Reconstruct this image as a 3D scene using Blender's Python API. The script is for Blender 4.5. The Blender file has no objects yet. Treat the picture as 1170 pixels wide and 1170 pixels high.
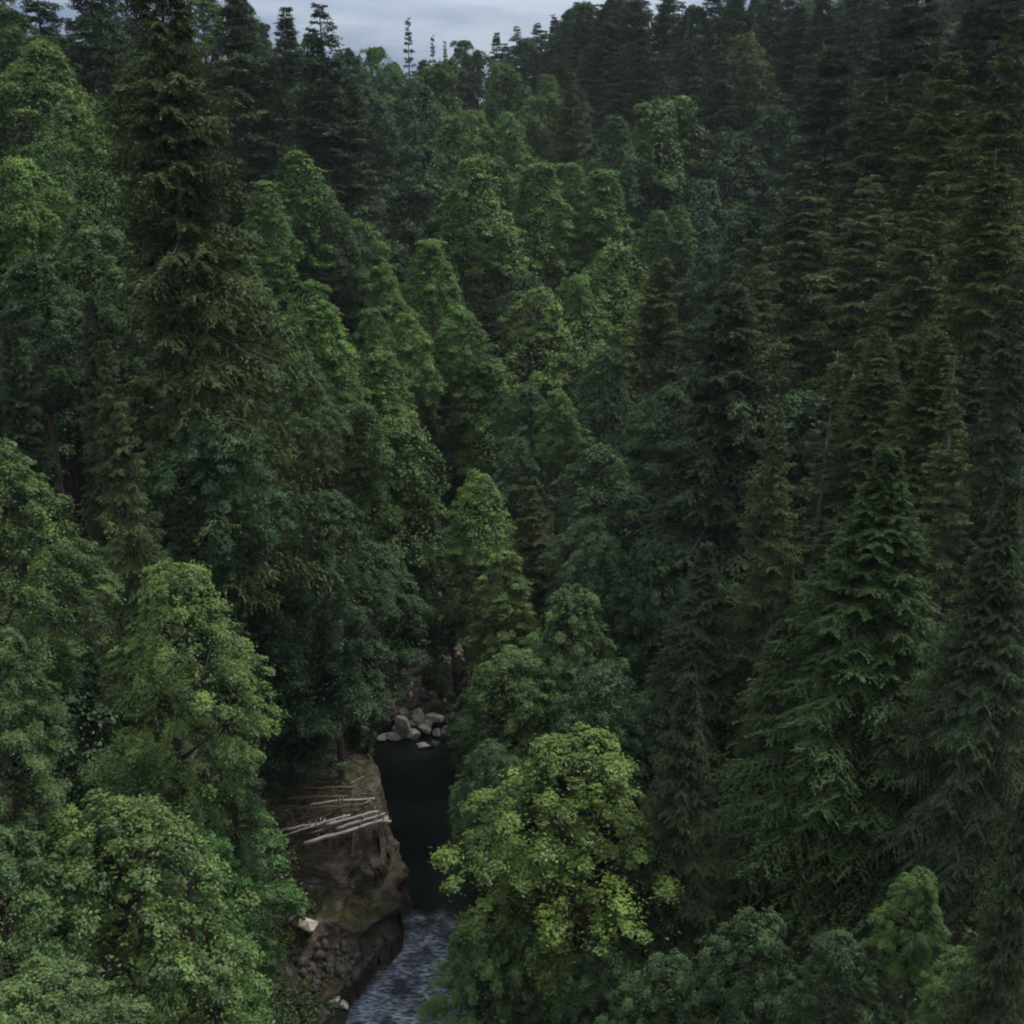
import bpy, math, random
import numpy as np
from math import radians, sin, cos, pi

rng = np.random.default_rng(7)
random.seed(7)
scene = bpy.context.scene
COL = scene.collection

# ------------------------------------------------------------------ camera
H = 45.0; PITCH = radians(17.0); FOV = radians(50.0)
F = 585.0 / math.tan(FOV / 2)
def ray(px, py):
    u = (px - 585) / F; v = (585 - py) / F
    return np.array([u, cos(PITCH) + v * sin(PITCH), -sin(PITCH) + v * cos(PITCH)])
def at_depth(px, py, t):
    return np.array([0, 0, H]) + ray(px, py) * t
def at_z(px, py, z):
    r = ray(px, py); t = (z - H) / r[2]
    return np.array([0, 0, H]) + r * t
cam = bpy.data.objects.new('camera', bpy.data.cameras.new('camera'))
COL.objects.link(cam)
cam.location = (0, 0, H)
cam.rotation_euler = (radians(90) - PITCH, 0, 0)
cam.data.angle = FOV
cam.data.clip_start = 0.5; cam.data.clip_end = 9000
scene.camera = cam

# ------------------------------------------------------------------ noise
def hash3(i, j, k, seed=0):
    h = (i.astype(np.int64) * 73856093) ^ (j.astype(np.int64) * 19349663) ^ (k.astype(np.int64) * 83492791) ^ (seed * 2654435 + 12345)
    h = (h ^ (h >> 13)) * 1274126177
    h = (h ^ (h >> 16)) & 0xFFFFFF
    return h / float(0xFFFFFF)
def vnoise(x, y, z, seed=0):
    x, y, z = np.broadcast_arrays(np.asarray(x, float), np.asarray(y, float), np.asarray(z, float))
    i = np.floor(x).astype(np.int64); j = np.floor(y).astype(np.int64); k = np.floor(z).astype(np.int64)
    fx, fy, fz = x - i, y - j, z - k
    fx = fx * fx * (3 - 2 * fx); fy = fy * fy * (3 - 2 * fy); fz = fz * fz * (3 - 2 * fz)
    r = 0
    for a in (0, 1):
        for b in (0, 1):
            for c in (0, 1):
                w = (fx if a else 1 - fx) * (fy if b else 1 - fy) * (fz if c else 1 - fz)
                r = r + w * hash3(i + a, j + b, k + c, seed)
    return r * 2 - 1
def fbm(x, y, z, oct=4, seed=0):
    r = 0; a = 1; s = 0
    for o in range(oct):
        r = r + a * vnoise(x * 2 ** o + 17.3 * o, y * 2 ** o + 5.1 * o, z * 2 ** o, seed + o); s += a; a *= .5
    return r / s

# ------------------------------------------------------------------ terrain
RIV = np.array([(-2, -150), (-4, -60), (-6, 0), (-6.6, 30), (-6.2, 50), (-4.6, 58), (-5.4, 66), (-7.6, 76), (-8.8, 84), (-7.0, 93), (-2.5, 106), (4, 120), (16, 134), (38, 146), (80, 165), (160, 200), (400, 300)], float)
def river_d(x, y):
    x = np.asarray(x, float); y = np.asarray(y, float)
    best = np.full(x.shape, 1e9); sg = np.ones(x.shape)
    for a, b in zip(RIV[:-1], RIV[1:]):
        d = b - a; L2 = d @ d
        t = np.clip(((x - a[0]) * d[0] + (y - a[1]) * d[1]) / L2, 0, 1)
        qx = a[0] + t * d[0]; qy = a[1] + t * d[1]
        dd = np.hypot(x - qx, y - qy)
        s = np.sign(d[0] * (y - a[1]) - d[1] * (x - a[0]))   # + left
        m = dd < best
        best = np.where(m, dd, best); sg = np.where(m, s, sg)
    return best, sg
def T(x, y):
    x = np.asarray(x, float); y = np.asarray(y, float)
    d, s = river_d(x, y)
    L = np.interp(d, [0, 2.6, 3.4, 5, 8, 12, 20, 30, 50, 80, 150, 400, 3000], [-1.2, -.7, .2, 1.6, 4, 8, 15, 24, 34, 42, 52, 62, 80])
    R = np.interp(d, [0, 2.8, 3.8, 6, 9, 15, 25, 40, 70, 150, 400, 3000], [-1.2, -.7, .3, 2.0, 4.5, 9, 18, 28, 38, 46, 56, 76])
    z = np.where(s > 0, L, R)
    # the head of the valley: a wooded hill closing the view
    hill = np.interp(y, [135, 150, 170, 200, 240, 300, 420, 3000], [-60, 1, 12, 26, 42, 54, 62, 70])
    hill = hill + np.interp(x, [-120, -40, 0, 40, 90, 200], [2, 1, 2, 18, 32, 40]) * np.clip((y - 150) / 40, 0, 1)
    k = 3.0
    z = np.maximum(z, hill) + k * np.exp(-np.abs(z - hill) / k) * .3 * (y > 120)
    n = .25 * fbm(x / 1.6, y / 1.6, .7, 3, 4) * np.clip((d - 3) / 2, 0, 1) + fbm(x / 14, y / 14, 0.3, 4, 3) * np.clip((d - 4) / 12, 0, 1) * 1.6
    return z + n

def mesh_obj(name, verts, faces, mat=None, parent=None, smooth=False):
    me = bpy.data.meshes.new(name)
    verts = np.asarray(verts, np.float32)
    if isinstance(faces, np.ndarray):
        n, k = faces.shape
        me.vertices.add(len(verts)); me.vertices.foreach_set('co', verts.ravel())
        me.loops.add(n * k); me.loops.foreach_set('vertex_index', faces.astype(np.int32).ravel())
        me.polygons.add(n); me.polygons.foreach_set('loop_start', np.arange(0, n * k, k, dtype=np.int32))
        me.update(calc_edges=True)
    else:
        me.from_pydata([tuple(v) for v in verts], [], [tuple(f) for f in faces])
    if smooth:
        me.polygons.foreach_set('use_smooth', np.ones(len(me.polygons), bool))
    if mat: me.materials.append(mat)
    o = bpy.data.objects.new(name, me); COL.objects.link(o)
    if parent: o.parent = parent
    return o
def grid_faces(nx, ny):
    i = np.arange(nx - 1)[:, None]; j = np.arange(ny - 1)[None, :]
    a = i * ny + j
    return np.stack([a, a + ny, a + ny + 1, a + 1], -1).reshape(-1, 4)
def tag(o, label=None, cat=None, group=None, kind=None):
    if label: o['label'] = label
    if cat: o['category'] = cat
    if group: o['group'] = group
    if kind: o['kind'] = kind
    return o

# ------------------------------------------------------------------ materials
def newmat(name):
    m = bpy.data.materials.new(name); m.use_nodes = True
    nt = m.node_tree; nt.nodes.clear()
    return m, nt, nt.nodes, nt.links
def foliage_mat(name, dark, light, brown=(0.035, 0.026, 0.016), trans=.25, spec=.05):
    m, nt, N, L = newmat(name)
    out = N.new('ShaderNodeOutputMaterial')
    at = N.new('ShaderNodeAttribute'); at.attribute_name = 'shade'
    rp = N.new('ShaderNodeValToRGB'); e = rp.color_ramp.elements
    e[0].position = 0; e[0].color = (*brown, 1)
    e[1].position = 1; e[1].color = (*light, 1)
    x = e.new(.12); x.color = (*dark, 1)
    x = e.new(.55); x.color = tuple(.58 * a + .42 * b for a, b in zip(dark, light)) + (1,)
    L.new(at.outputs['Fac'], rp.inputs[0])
    oi = N.new('ShaderNodeObjectInfo')
    mx = N.new('ShaderNodeMix'); mx.data_type = 'RGBA'; mx.blend_type = 'MULTIPLY'; mx.inputs[0].default_value = 1
    L.new(rp.outputs[0], mx.inputs[6]); L.new(oi.outputs['Color'], mx.inputs[7])
    geo = N.new('ShaderNodeNewGeometry'); no = N.new('ShaderNodeTexNoise'); no.inputs['Scale'].default_value = .45; no.inputs['Detail'].default_value = 3
    L.new(geo.outputs['Position'], no.inputs['Vector'])
    hs = N.new('ShaderNodeHueSaturation')
    mr = N.new('ShaderNodeMapRange'); mr.inputs[1].default_value = .3; mr.inputs[2].default_value = .7; mr.inputs[3].default_value = .7; mr.inputs[4].default_value = 1.3
    L.new(no.outputs['Fac'], mr.inputs[0]); L.new(mr.outputs[0], hs.inputs['Value'])
    mr2 = N.new('ShaderNodeMapRange'); mr2.inputs[3].default_value = .492; mr2.inputs[4].default_value = .51
    L.new(oi.outputs['Random'], mr2.inputs[0]); L.new(mr2.outputs[0], hs.inputs['Hue'])
    L.new(mx.outputs[2], hs.inputs['Color'])
    di = N.new('ShaderNodeBsdfDiffuse'); tr = N.new('ShaderNodeBsdfTranslucent'); gl = N.new('ShaderNodeBsdfGlossy')
    gl.inputs['Roughness'].default_value = .5; gl.inputs['Color'].default_value = (.7, .8, .7, 1)
    L.new(hs.outputs[0], di.inputs[0]); L.new(hs.outputs[0], tr.inputs[0])
    m1 = N.new('ShaderNodeMixShader'); m1.inputs[0].default_value = trans
    L.new(di.outputs[0], m1.inputs[1]); L.new(tr.outputs[0], m1.inputs[2])
    m2 = N.new('ShaderNodeMixShader'); m2.inputs[0].default_value = spec
    L.new(m1.outputs[0], m2.inputs[1]); L.new(gl.outputs[0], m2.inputs[2])
    L.new(m2.outputs[0], out.inputs[0])
    return m
HAZE = .00011
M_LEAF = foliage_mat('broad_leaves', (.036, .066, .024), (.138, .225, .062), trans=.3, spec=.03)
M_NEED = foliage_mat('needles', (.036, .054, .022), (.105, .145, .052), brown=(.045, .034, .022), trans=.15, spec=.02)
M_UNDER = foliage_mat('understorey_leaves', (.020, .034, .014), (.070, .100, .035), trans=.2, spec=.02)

def noise_mat(name, cols, scale=3, detail=6, rough=.9, bump=.6, bscale=8, stretch=(1, 1, 1), normal_moss=None, spec=.2, coord='Object'):
    m, nt, N, L = newmat(name)
    out = N.new('ShaderNodeOutputMaterial'); b = N.new('ShaderNodeBsdfPrincipled')
    b.inputs['Roughness'].default_value = rough; b.inputs['Specular IOR Level'].default_value = spec
    tc = N.new('ShaderNodeTexCoord'); mp = N.new('ShaderNodeMapping'); mp.inputs['Scale'].default_value = stretch
    L.new(tc.outputs[coord], mp.inputs[0])
    n = N.new('ShaderNodeTexNoise'); n.inputs['Scale'].default_value = scale; n.inputs['Detail'].default_value = detail; n.inputs['Roughness'].default_value = .65
    L.new(mp.outputs[0], n.inputs['Vector'])
    rp = N.new('ShaderNodeValToRGB'); e = rp.color_ramp.elements
    e[0].position = .3; e[0].color = (*cols[0], 1); e[1].position = .72; e[1].color = (*cols[-1], 1)
    for q, c in enumerate(cols[1:-1]):
        x = e.new(.3 + .42 * (q + 1) / (len(cols) - 1)); x.color = (*c, 1)
    L.new(n.outputs['Fac'], rp.inputs[0])
    col = rp.outputs[0]
    if normal_moss:
        g = N.new('ShaderNodeNewGeometry'); sp = N.new('ShaderNodeSeparateXYZ'); L.new(g.outputs['Normal'], sp.inputs[0])
        n3 = N.new('ShaderNodeTexNoise'); n3.inputs['Scale'].default_value = .9; n3.inputs['Detail'].default_value = 5
        L.new(tc.outputs[coord], n3.inputs['Vector'])
        ad = N.new('ShaderNodeMath'); ad.operation = 'ADD'; L.new(sp.outputs['Z'], ad.inputs[0]); L.new(n3.outputs['Fac'], ad.inputs[1])
        mr = N.new('ShaderNodeMapRange'); mr.inputs[1].default_value = normal_moss[0]; mr.inputs[2].default_value = normal_moss[1]
        L.new(ad.outputs[0], mr.inputs[0])
        n4 = N.new('ShaderNodeTexNoise'); n4.inputs['Scale'].default_value = 2.3; n4.inputs['Detail'].default_value = 4
        L.new(tc.outputs[coord], n4.inputs['Vector'])
        rq = N.new('ShaderNodeValToRGB'); f = rq.color_ramp.elements
        mc = normal_moss[2]
        f[0].position = .35; f[0].color = (*mc[0], 1); f[1].position = .65; f[1].color = (*mc[-1], 1)
        if len(mc) > 2:
            x = f.new(.5); x.color = (*mc[1], 1)
        L.new(n4.outputs['Fac'], rq.inputs[0])
        mx = N.new('ShaderNodeMix'); mx.data_type = 'RGBA'
        L.new(mr.outputs[0], mx.inputs[0]); L.new(col, mx.inputs[6]); L.new(rq.outputs[0], mx.inputs[7]); col = mx.outputs[2]
    L.new(col, b.inputs['Base Color'])
    n2 = N.new('ShaderNodeTexNoise'); n2.inputs['Scale'].default_value = bscale; n2.inputs['Detail'].default_value = 8; n2.inputs['Roughness'].default_value = .7
    L.new(mp.outputs[0], n2.inputs['Vector'])
    bp = N.new('ShaderNodeBump'); bp.inputs['Strength'].default_value = bump; bp.inputs['Distance'].default_value = .4 if name == 'gorge_rock' else .15
    L.new(n2.outputs['Fac'], bp.inputs['Height']); L.new(bp.outputs[0], b.inputs['Normal'])
    L.new(b.outputs[0], out.inputs[0])
    return m
M_GROUND = noise_mat('forest_floor', [(.012, .016, .008), (.022, .028, .012), (.03, .026, .015)], scale=.5, bscale=1.5)
M_BARK = noise_mat('bark', [(.03, .024, .018), (.07, .055, .042), (.11, .09, .07)], scale=2, stretch=(3, 3, .5), bscale=5)
M_PALE = noise_mat('pale_dead_bark', [(.10, .095, .085), (.17, .16, .14)], scale=2, stretch=(3, 3, .5), bscale=5)
M_RED = noise_mat('reddish_bark', [(.06, .035, .025), (.12, .07, .05)], scale=2, stretch=(3, 3, .5), bscale=5)
M_ROCK = noise_mat('gorge_rock', [(.045, .036, .028), (.125, .10, .078), (.26, .22, .18)], scale=1.1, stretch=(.6, .6, 3.0), bscale=2.2, bump=1,
                   normal_moss=(1.05, 1.4, [(.020, .032, .012), (.040, .048, .018), (.09, .058, .024)]))
M_BOULDER = noise_mat('pale_boulder', [(.24, .21, .17), (.46, .42, .35), (.62, .58, .5)], scale=2, bscale=4, bump=.5)
M_BOULDER_D = noise_mat('dark_wet_boulder', [(.03, .027, .023), (.10, .088, .075)], scale=2, bscale=4, rough=.6)
M_GRAVEL = noise_mat('river_gravel', [(.08, .062, .042), (.20, .165, .12), (.34, .29, .22)], scale=1.2, bscale=6)
M_LOG = noise_mat('weathered_log', [(.16, .13, .115), (.34, .29, .26), (.52, .47, .44)], scale=2.5, stretch=(.25, 3, 3), bscale=5, bump=.6)
M_LOG_RED = noise_mat('red_brown_log', [(.05, .03, .022), (.12, .075, .058), (.2, .14, .115)], scale=2.5, stretch=(.25, 3, 3), bscale=5, bump=.6)
M_TWIG = noise_mat('dead_twigs', [(.045, .032, .028), (.10, .075, .066)], scale=3, bscale=5)

# ------------------------------------------------------------------ leaf batches
def unit(v): return v / np.maximum(np.linalg.norm(v, axis=-1, keepdims=True), 1e-9)
def leaf_mesh(name, P, D, Nn, length, width, shade, mat):
    """rhombic faces: base P, along D, face normal about Nn"""
    n = len(P)
    D = unit(D); S = unit(np.cross(D, Nn)); 
    length = np.broadcast_to(length, (n,))[:, None]; width = np.broadcast_to(width, (n,))[:, None]
    V = np.empty((n, 4, 3), np.float32)
    V[:, 0] = P; V[:, 1] = P + D * length * .45 + S * width * .5
    V[:, 2] = P + D * length; V[:, 3] = P + D * length * .45 - S * width * .5
    me = bpy.data.meshes.new(name)
    me.vertices.add(4 * n); me.vertices.foreach_set('co', V.ravel())
    me.loops.add(4 * n); me.loops.foreach_set('vertex_index', np.arange(4 * n, dtype=np.int32))
    me.polygons.add(n); me.polygons.foreach_set('loop_start', np.arange(0, 4 * n, 4, dtype=np.int32))
    a = me.attributes.new('shade', 'FLOAT', 'FACE'); a.data.foreach_set('value', np.clip(shade, 0, 1).astype(np.float32))
    me.update(calc_edges=True)
    me.materials.append(mat)
    return me

def tube(pts, radii, k=6):
    pts = np.asarray(pts, float); V = []; Fc = []
    for i, p in enumerate(pts):
        d = pts[min(i + 1, len(pts) - 1)] - pts[max(i - 1, 0)]; d = d / (np.linalg.norm(d) + 1e-9)
        a = np.cross(d, (0, 0, 1) if abs(d[2]) < .9 else (1, 0, 0)); a /= np.linalg.norm(a); b = np.cross(d, a)
        for q in range(k):
            t = 2 * pi * q / k
            V.append(p + radii[i] * (a * cos(t) + b * sin(t)))
    for i in range(len(pts) - 1):
        for q in range(k):
            Fc.append((i * k + q, i * k + (q + 1) % k, (i + 1) * k + (q + 1) % k, (i + 1) * k + q))
    Fc.append(tuple(range(k))[::-1]); Fc.append(tuple((len(pts) - 1) * k + q for q in range(k)))
    return V, Fc
class MB:
    def __init__(s): s.v = []; s.f = []
    def tube(s, pts, radii, k=6):
        V, Fc = tube(pts, radii, k); o = len(s.v); s.v += V; s.f += [tuple(o + i for i in f) for f in Fc]
    def mesh(s, name, mat, smooth=True):
        me = bpy.data.meshes.new(name); me.from_pydata([tuple(map(float, p)) for p in s.v], [], s.f); me.materials.append(mat)
        if smooth: me.polygons.foreach_set('use_smooth', np.ones(len(me.polygons), bool))
        return me

# ------------------------------------------------------------------ conifers
def conifer(Ht=30, R=4, start=.06, nb=200, twigs=16, sprays=8, sl=.34, sw=.12, droop=.35, power=.8, rag=.2, brown=.05, hang=.4, seed=0, bark=None, limb_vis=1, rise=0.0, topbare=0):
    g = np.random.default_rng(seed)
    lean = g.normal(0, .012, 2)
    fr = np.sort(g.random(nb) ** .85) * (1 - start) + start
    h = fr * Ht
    az = np.cumsum(np.full(nb, 2.4) + g.normal(0, .35, nb))
    prof = (1 - fr) ** power * np.clip((fr - start + .14) / .22, .35, 1)
    # angular unevenness so that the outline is not a lathe
    lob = 1 + rag * .8 * fbm(np.cos(az) * 1.3 + seed, np.sin(az) * 1.3, fr * 4, 2, seed)
    L = R * np.maximum(prof, .035) * lob * g.uniform(1 - rag, 1 + rag * .5, nb)
    L = np.maximum(L, .25)
    keep = g.random(nb) > rag * .25
    h, fr, az, L = h[keep], fr[keep], az[keep], L[keep]; nb = len(h)
    ang = rise + np.interp(fr, [0, .5, .85, 1], [-.32, -.18, .08, .6]) + g.normal(0, .08, nb)
    dirxy = np.stack([np.cos(az), np.sin(az)], -1)
    def bpos(s):   # s shape (nb, m) -> positions (nb,m,3)
        r = L[:, None] * s
        z = h[:, None] + r * np.tan(ang)[:, None] - droop * L[:, None] * s ** 2 * .6 + droop * .35 * L[:, None] * s ** 4
        x = dirxy[:, :1] * r + lean[0] * h[:, None]; y = dirxy[:, 1:] * r + lean[1] * h[:, None]
        return np.stack([x, y, z], -1)
    m = twigs
    s = (np.arange(m) + g.random((nb, m))) / m * .93 + .08
    s = np.clip(s, 0, 1.02)
    s = s ** .8
    P = bpos(s); P2 = bpos(s + .03); bd = unit(P2 - P)
    side = np.where((np.arange(m) % 2)[None, :] == 0, 1, -1) * np.ones((nb, m))
    perp = np.stack([-dirxy[:, 1], dirxy[:, 0], np.zeros(nb)], -1)[:, None, :] * side[..., None]
    tl = (L[:, None] * .42 * (1.08 - s) + .25 + .05 * L[:, None]) * g.uniform(.5, 1.25, (nb, m))
    td = unit(bd * .75 + perp * .9 + np.array([0, 0, -1.]) * hang * g.uniform(.2, 1.3, (nb, m))[..., None])
    k = sprays
    q = (np.arange(k)[None, None, :] + g.random((nb, m, k))) / k
    pp = P[:, :, None, :] + td[:, :, None, :] * (tl[:, :, None] * q)[..., None]
    pp[..., 2] -= hang * tl[:, :, None] * q ** 2 * .5
    n = nb * m * k
    pd = td[:, :, None, :] + g.normal(0, .55, (nb, m, k, 3)) + np.array([0, 0, -.35 * hang])
    nn = np.array([0, 0, 1.]) + g.normal(0, .55, (nb, m, k, 3)) + dirxy[:, None, None, [0]] * 0
    nn[..., :2] += dirxy[:, None, None, :] * .5
    bs = g.normal(0, .07, nb)[:, None, None]
    rr = s[:, :, None]
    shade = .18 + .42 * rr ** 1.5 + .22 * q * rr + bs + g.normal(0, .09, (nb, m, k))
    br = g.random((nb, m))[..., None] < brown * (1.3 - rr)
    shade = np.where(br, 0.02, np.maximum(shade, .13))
    inner = rr < .12
    ok = (g.random((nb, m, k)) > (inner * .5)).ravel()
    sc = np.interp(fr, [0, .8, 1], [1, .9, .5])[:, None, None] * g.uniform(.7, 1.3, (nb, m, k))
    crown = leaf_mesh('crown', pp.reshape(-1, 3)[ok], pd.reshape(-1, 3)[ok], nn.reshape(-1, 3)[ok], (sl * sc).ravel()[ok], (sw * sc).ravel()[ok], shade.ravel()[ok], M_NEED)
    mb = MB()
    zz = np.linspace(-1.5, Ht * 1.0, 9); r0 = Ht * .0135
    mb.tube([(lean[0] * z, lean[1] * z, z) for z in zz], [max(r0 * (1 - z / (Ht * 1.01)), .03) for z in zz], 8)
    if limb_vis:
        step = max(1, nb // 90)
        for i in range(0, nb, step):
            ss = np.array([[0, .35, .7, .95]] * nb)
            pts = bpos(ss)[i] if i == 0 else _b(h[i], L[i], ang[i], dirxy[i], lean, droop)
            mb.tube(pts, [.018 * L[i] + .02, .012 * L[i] + .015, .01 * L[i], .008], 4)
    trunk = mb.mesh('trunk', bark or M_BARK)
    return crown, trunk
def _b(h, L, ang, d, lean, droop):
    s = np.array([0, .35, .7, .95]); r = L * s
    z = h + r * math.tan(ang) - droop * L * s ** 2 * .6 + droop * .35 * L * s ** 4
    return np.stack([d[0] * r + lean[0] * h, d[1] * r + lean[1] * h, z], -1)

# ------------------------------------------------------------------ broadleaf trees
def broadleaf(Ht=20, R=5.5, c0=.25, lobes=160, leaves=45000, ll=.3, lw=.2, seed=0, top=1.25, lob=(.10, .27), bark=None, droop=.25, lobe_flat=.74, warp=.28, dens_in=.15, knit=.05):
    g = np.random.default_rng(seed)
    z0 = Ht * c0; ch = Ht - z0
    u = g.random(lobes) ** .8
    a = g.random(lobes) * 2 * pi
    def env(u): return np.sin(pi * np.clip(u, 0, 1) ** (1 / top) * .93 + .12) ** .62
    w = 1 + warp * fbm(np.cos(a) * 1.2 + seed * 3.1, np.sin(a) * 1.2, u * 2.5, 2, seed) * 1.6
    rl = R * g.uniform(lob[0], lob[1], lobes) * (1.05 - .45 * u)
    rad = np.maximum(R * env(u) * w - rl * .75, 0) * np.where(g.random(lobes) < dens_in, g.random(lobes), g.uniform(.75, 1.05, lobes))
    C = np.stack([np.cos(a) * rad, np.sin(a) * rad, z0 + u * (ch - rl * .6) - .0 * rad], -1)
    # a few leader lobes on top
    nt = max(3, lobes // 18)
    C[:nt, 0] = g.normal(0, R * .16, nt); C[:nt, 1] = g.normal(0, R * .16, nt); C[:nt, 2] = Ht - rl[:nt] * g.uniform(.6, 2.2, nt)
    C[0] = (0, 0, Ht - rl[0] * .7)
    lb = g.normal(0, .13, lobes)
    wgt = rl ** 2; wgt /= wgt.sum()
    idx = g.choice(lobes, leaves, p=wgt)
    per = 14; nc_ = leaves // per + 1; cid = np.arange(leaves) // per
    idx = g.choice(lobes, nc_, p=wgt)[cid]
    d = unit(unit(g.normal(0, 1, (nc_, 3)) + np.array([0, 0, .35]))[cid] + g.normal(0, .17, (leaves, 3)))
    out = unit(np.concatenate([C[idx][:, :2], np.zeros((leaves, 1))], 1) + 1e-6)
    flip = (np.sum(d * (out + [0, 0, .8]), 1) < -.35) & (g.random(leaves) < .75)
    d[flip] *= -1
    bumps = 1 + .55 * fbm(d[:, 0] * 2.2 + idx * 1.7, d[:, 1] * 2.2, d[:, 2] * 2.2, 3, seed + 5)
    rr = g.random(leaves) ** .35 * bumps
    oc_ = unit(np.concatenate([C[:, :2], np.zeros((lobes, 1))], 1) + 1e-6)
    el = g.uniform(.85, 1.6, lobes) * np.clip(np.hypot(C[:, 0], C[:, 1]) / (R * .5), .7, 1)
    dl = d * (rl[idx] * rr)[:, None] * np.array([1.0, 1.0, 1.0]) * np.stack([np.ones(leaves)] * 2 + [lobe_flat * g.uniform(.7, 1.2, lobes)[idx]], -1)
    al = np.sum(dl * oc_[idx], 1)
    dl = dl + oc_[idx] * (al * (el[idx] - 1))[:, None]
    dl[:, 2] -= droop * np.clip(al, -1, 9) * el[idx] * .8
    P = C[idx] + dl
    P[:, 2] -= droop * rl[idx] * np.clip(1 - d[:, 2], 0, 2) * .3
    # part of the foliage knits the boughs into one crown
    kn = np.where(g.random(leaves) < knit)[0]; m_ = len(kn)
    uu = g.random(m_) ** .85; aa = g.random(m_) * 2 * pi
    ww = 1 + warp * 1.6 * fbm(np.cos(aa) * 1.2 + seed * 3.1, np.sin(aa) * 1.2, uu * 2.5, 2, seed) + .22 * fbm(np.cos(aa) * 4 + seed, np.sin(aa) * 4, uu * 8, 3, seed + 2)
    rk = R * env(uu) * ww * (1 - .35 * g.random(m_) ** 1.5) * .93
    P[kn] = np.stack([np.cos(aa) * rk, np.sin(aa) * rk, z0 + uu * ch * .97 + g.normal(0, .15, m_)], -1)
    dk = unit(np.stack([np.cos(aa), np.sin(aa), 1.2 * (uu - .35)], -1)); d[kn] = dk; rr[kn] = .75
    stray = g.random(leaves) < .07
    P[stray] += g.normal(0, 1, (stray.sum(), 3)) * (rl[idx][stray] * .28)[:, None]
    nn = d * .8 + np.array([0, 0, .75]) + g.normal(0, .34, (leaves, 3))
    D = np.cross(nn, g.normal(0, 1, (leaves, 3))) ; D = unit(D) + np.array([0, 0, -.35]) + out * .3
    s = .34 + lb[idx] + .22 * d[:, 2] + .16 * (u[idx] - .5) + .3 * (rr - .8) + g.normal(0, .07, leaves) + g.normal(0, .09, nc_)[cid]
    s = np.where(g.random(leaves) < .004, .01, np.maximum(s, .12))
    sc = g.uniform(.6, 1.35, leaves)
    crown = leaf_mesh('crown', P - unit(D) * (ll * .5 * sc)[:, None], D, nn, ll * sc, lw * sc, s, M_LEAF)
    mb = MB(); r0 = Ht * .014
    top_z = z0 + ch * .8
    n = 7; wob = np.cumsum(g.normal(0, .05 * R / 3, (n, 2)), 0)
    tr = np.array([(wob[i, 0], wob[i, 1], -1.5 + (top_z + 1.5) * i / (n - 1)) for i in range(n)]); tr[0, :2] = 0
    mb.tube(tr, [r0 * 1.25 * (1 - .85 * i / (n - 1)) for i in range(n)], 8)
    for i in range(0, lobes, max(1, lobes // 45)):
        c = C[i]; zb = max(z0 * .7, c[2] - .9 * math.hypot(c[0], c[1]) - 1)
        zb = min(zb, top_z * .98)
        b = np.array([np.interp(zb, tr[:, 2], tr[:, 0]), np.interp(zb, tr[:, 2], tr[:, 1]), zb])
        mid = b * .45 + c * .55 + np.array([0, 0, -.12 * np.linalg.norm(c - b)])
        mb.tube([b, mid, c], [r0 * .36, r0 * .22, .02], 5)
    return crown, mb.mesh('trunk', bark or M_BARK)

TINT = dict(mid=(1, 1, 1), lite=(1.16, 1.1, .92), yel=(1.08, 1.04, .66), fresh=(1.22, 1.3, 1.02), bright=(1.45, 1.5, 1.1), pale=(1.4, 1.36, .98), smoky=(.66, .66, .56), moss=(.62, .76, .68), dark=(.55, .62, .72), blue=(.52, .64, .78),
            olive=(.80, .84, .64), brown=(.85, .74, .60), green=(.85, 1.1, .85), deep=(.42, .5, .58))

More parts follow.
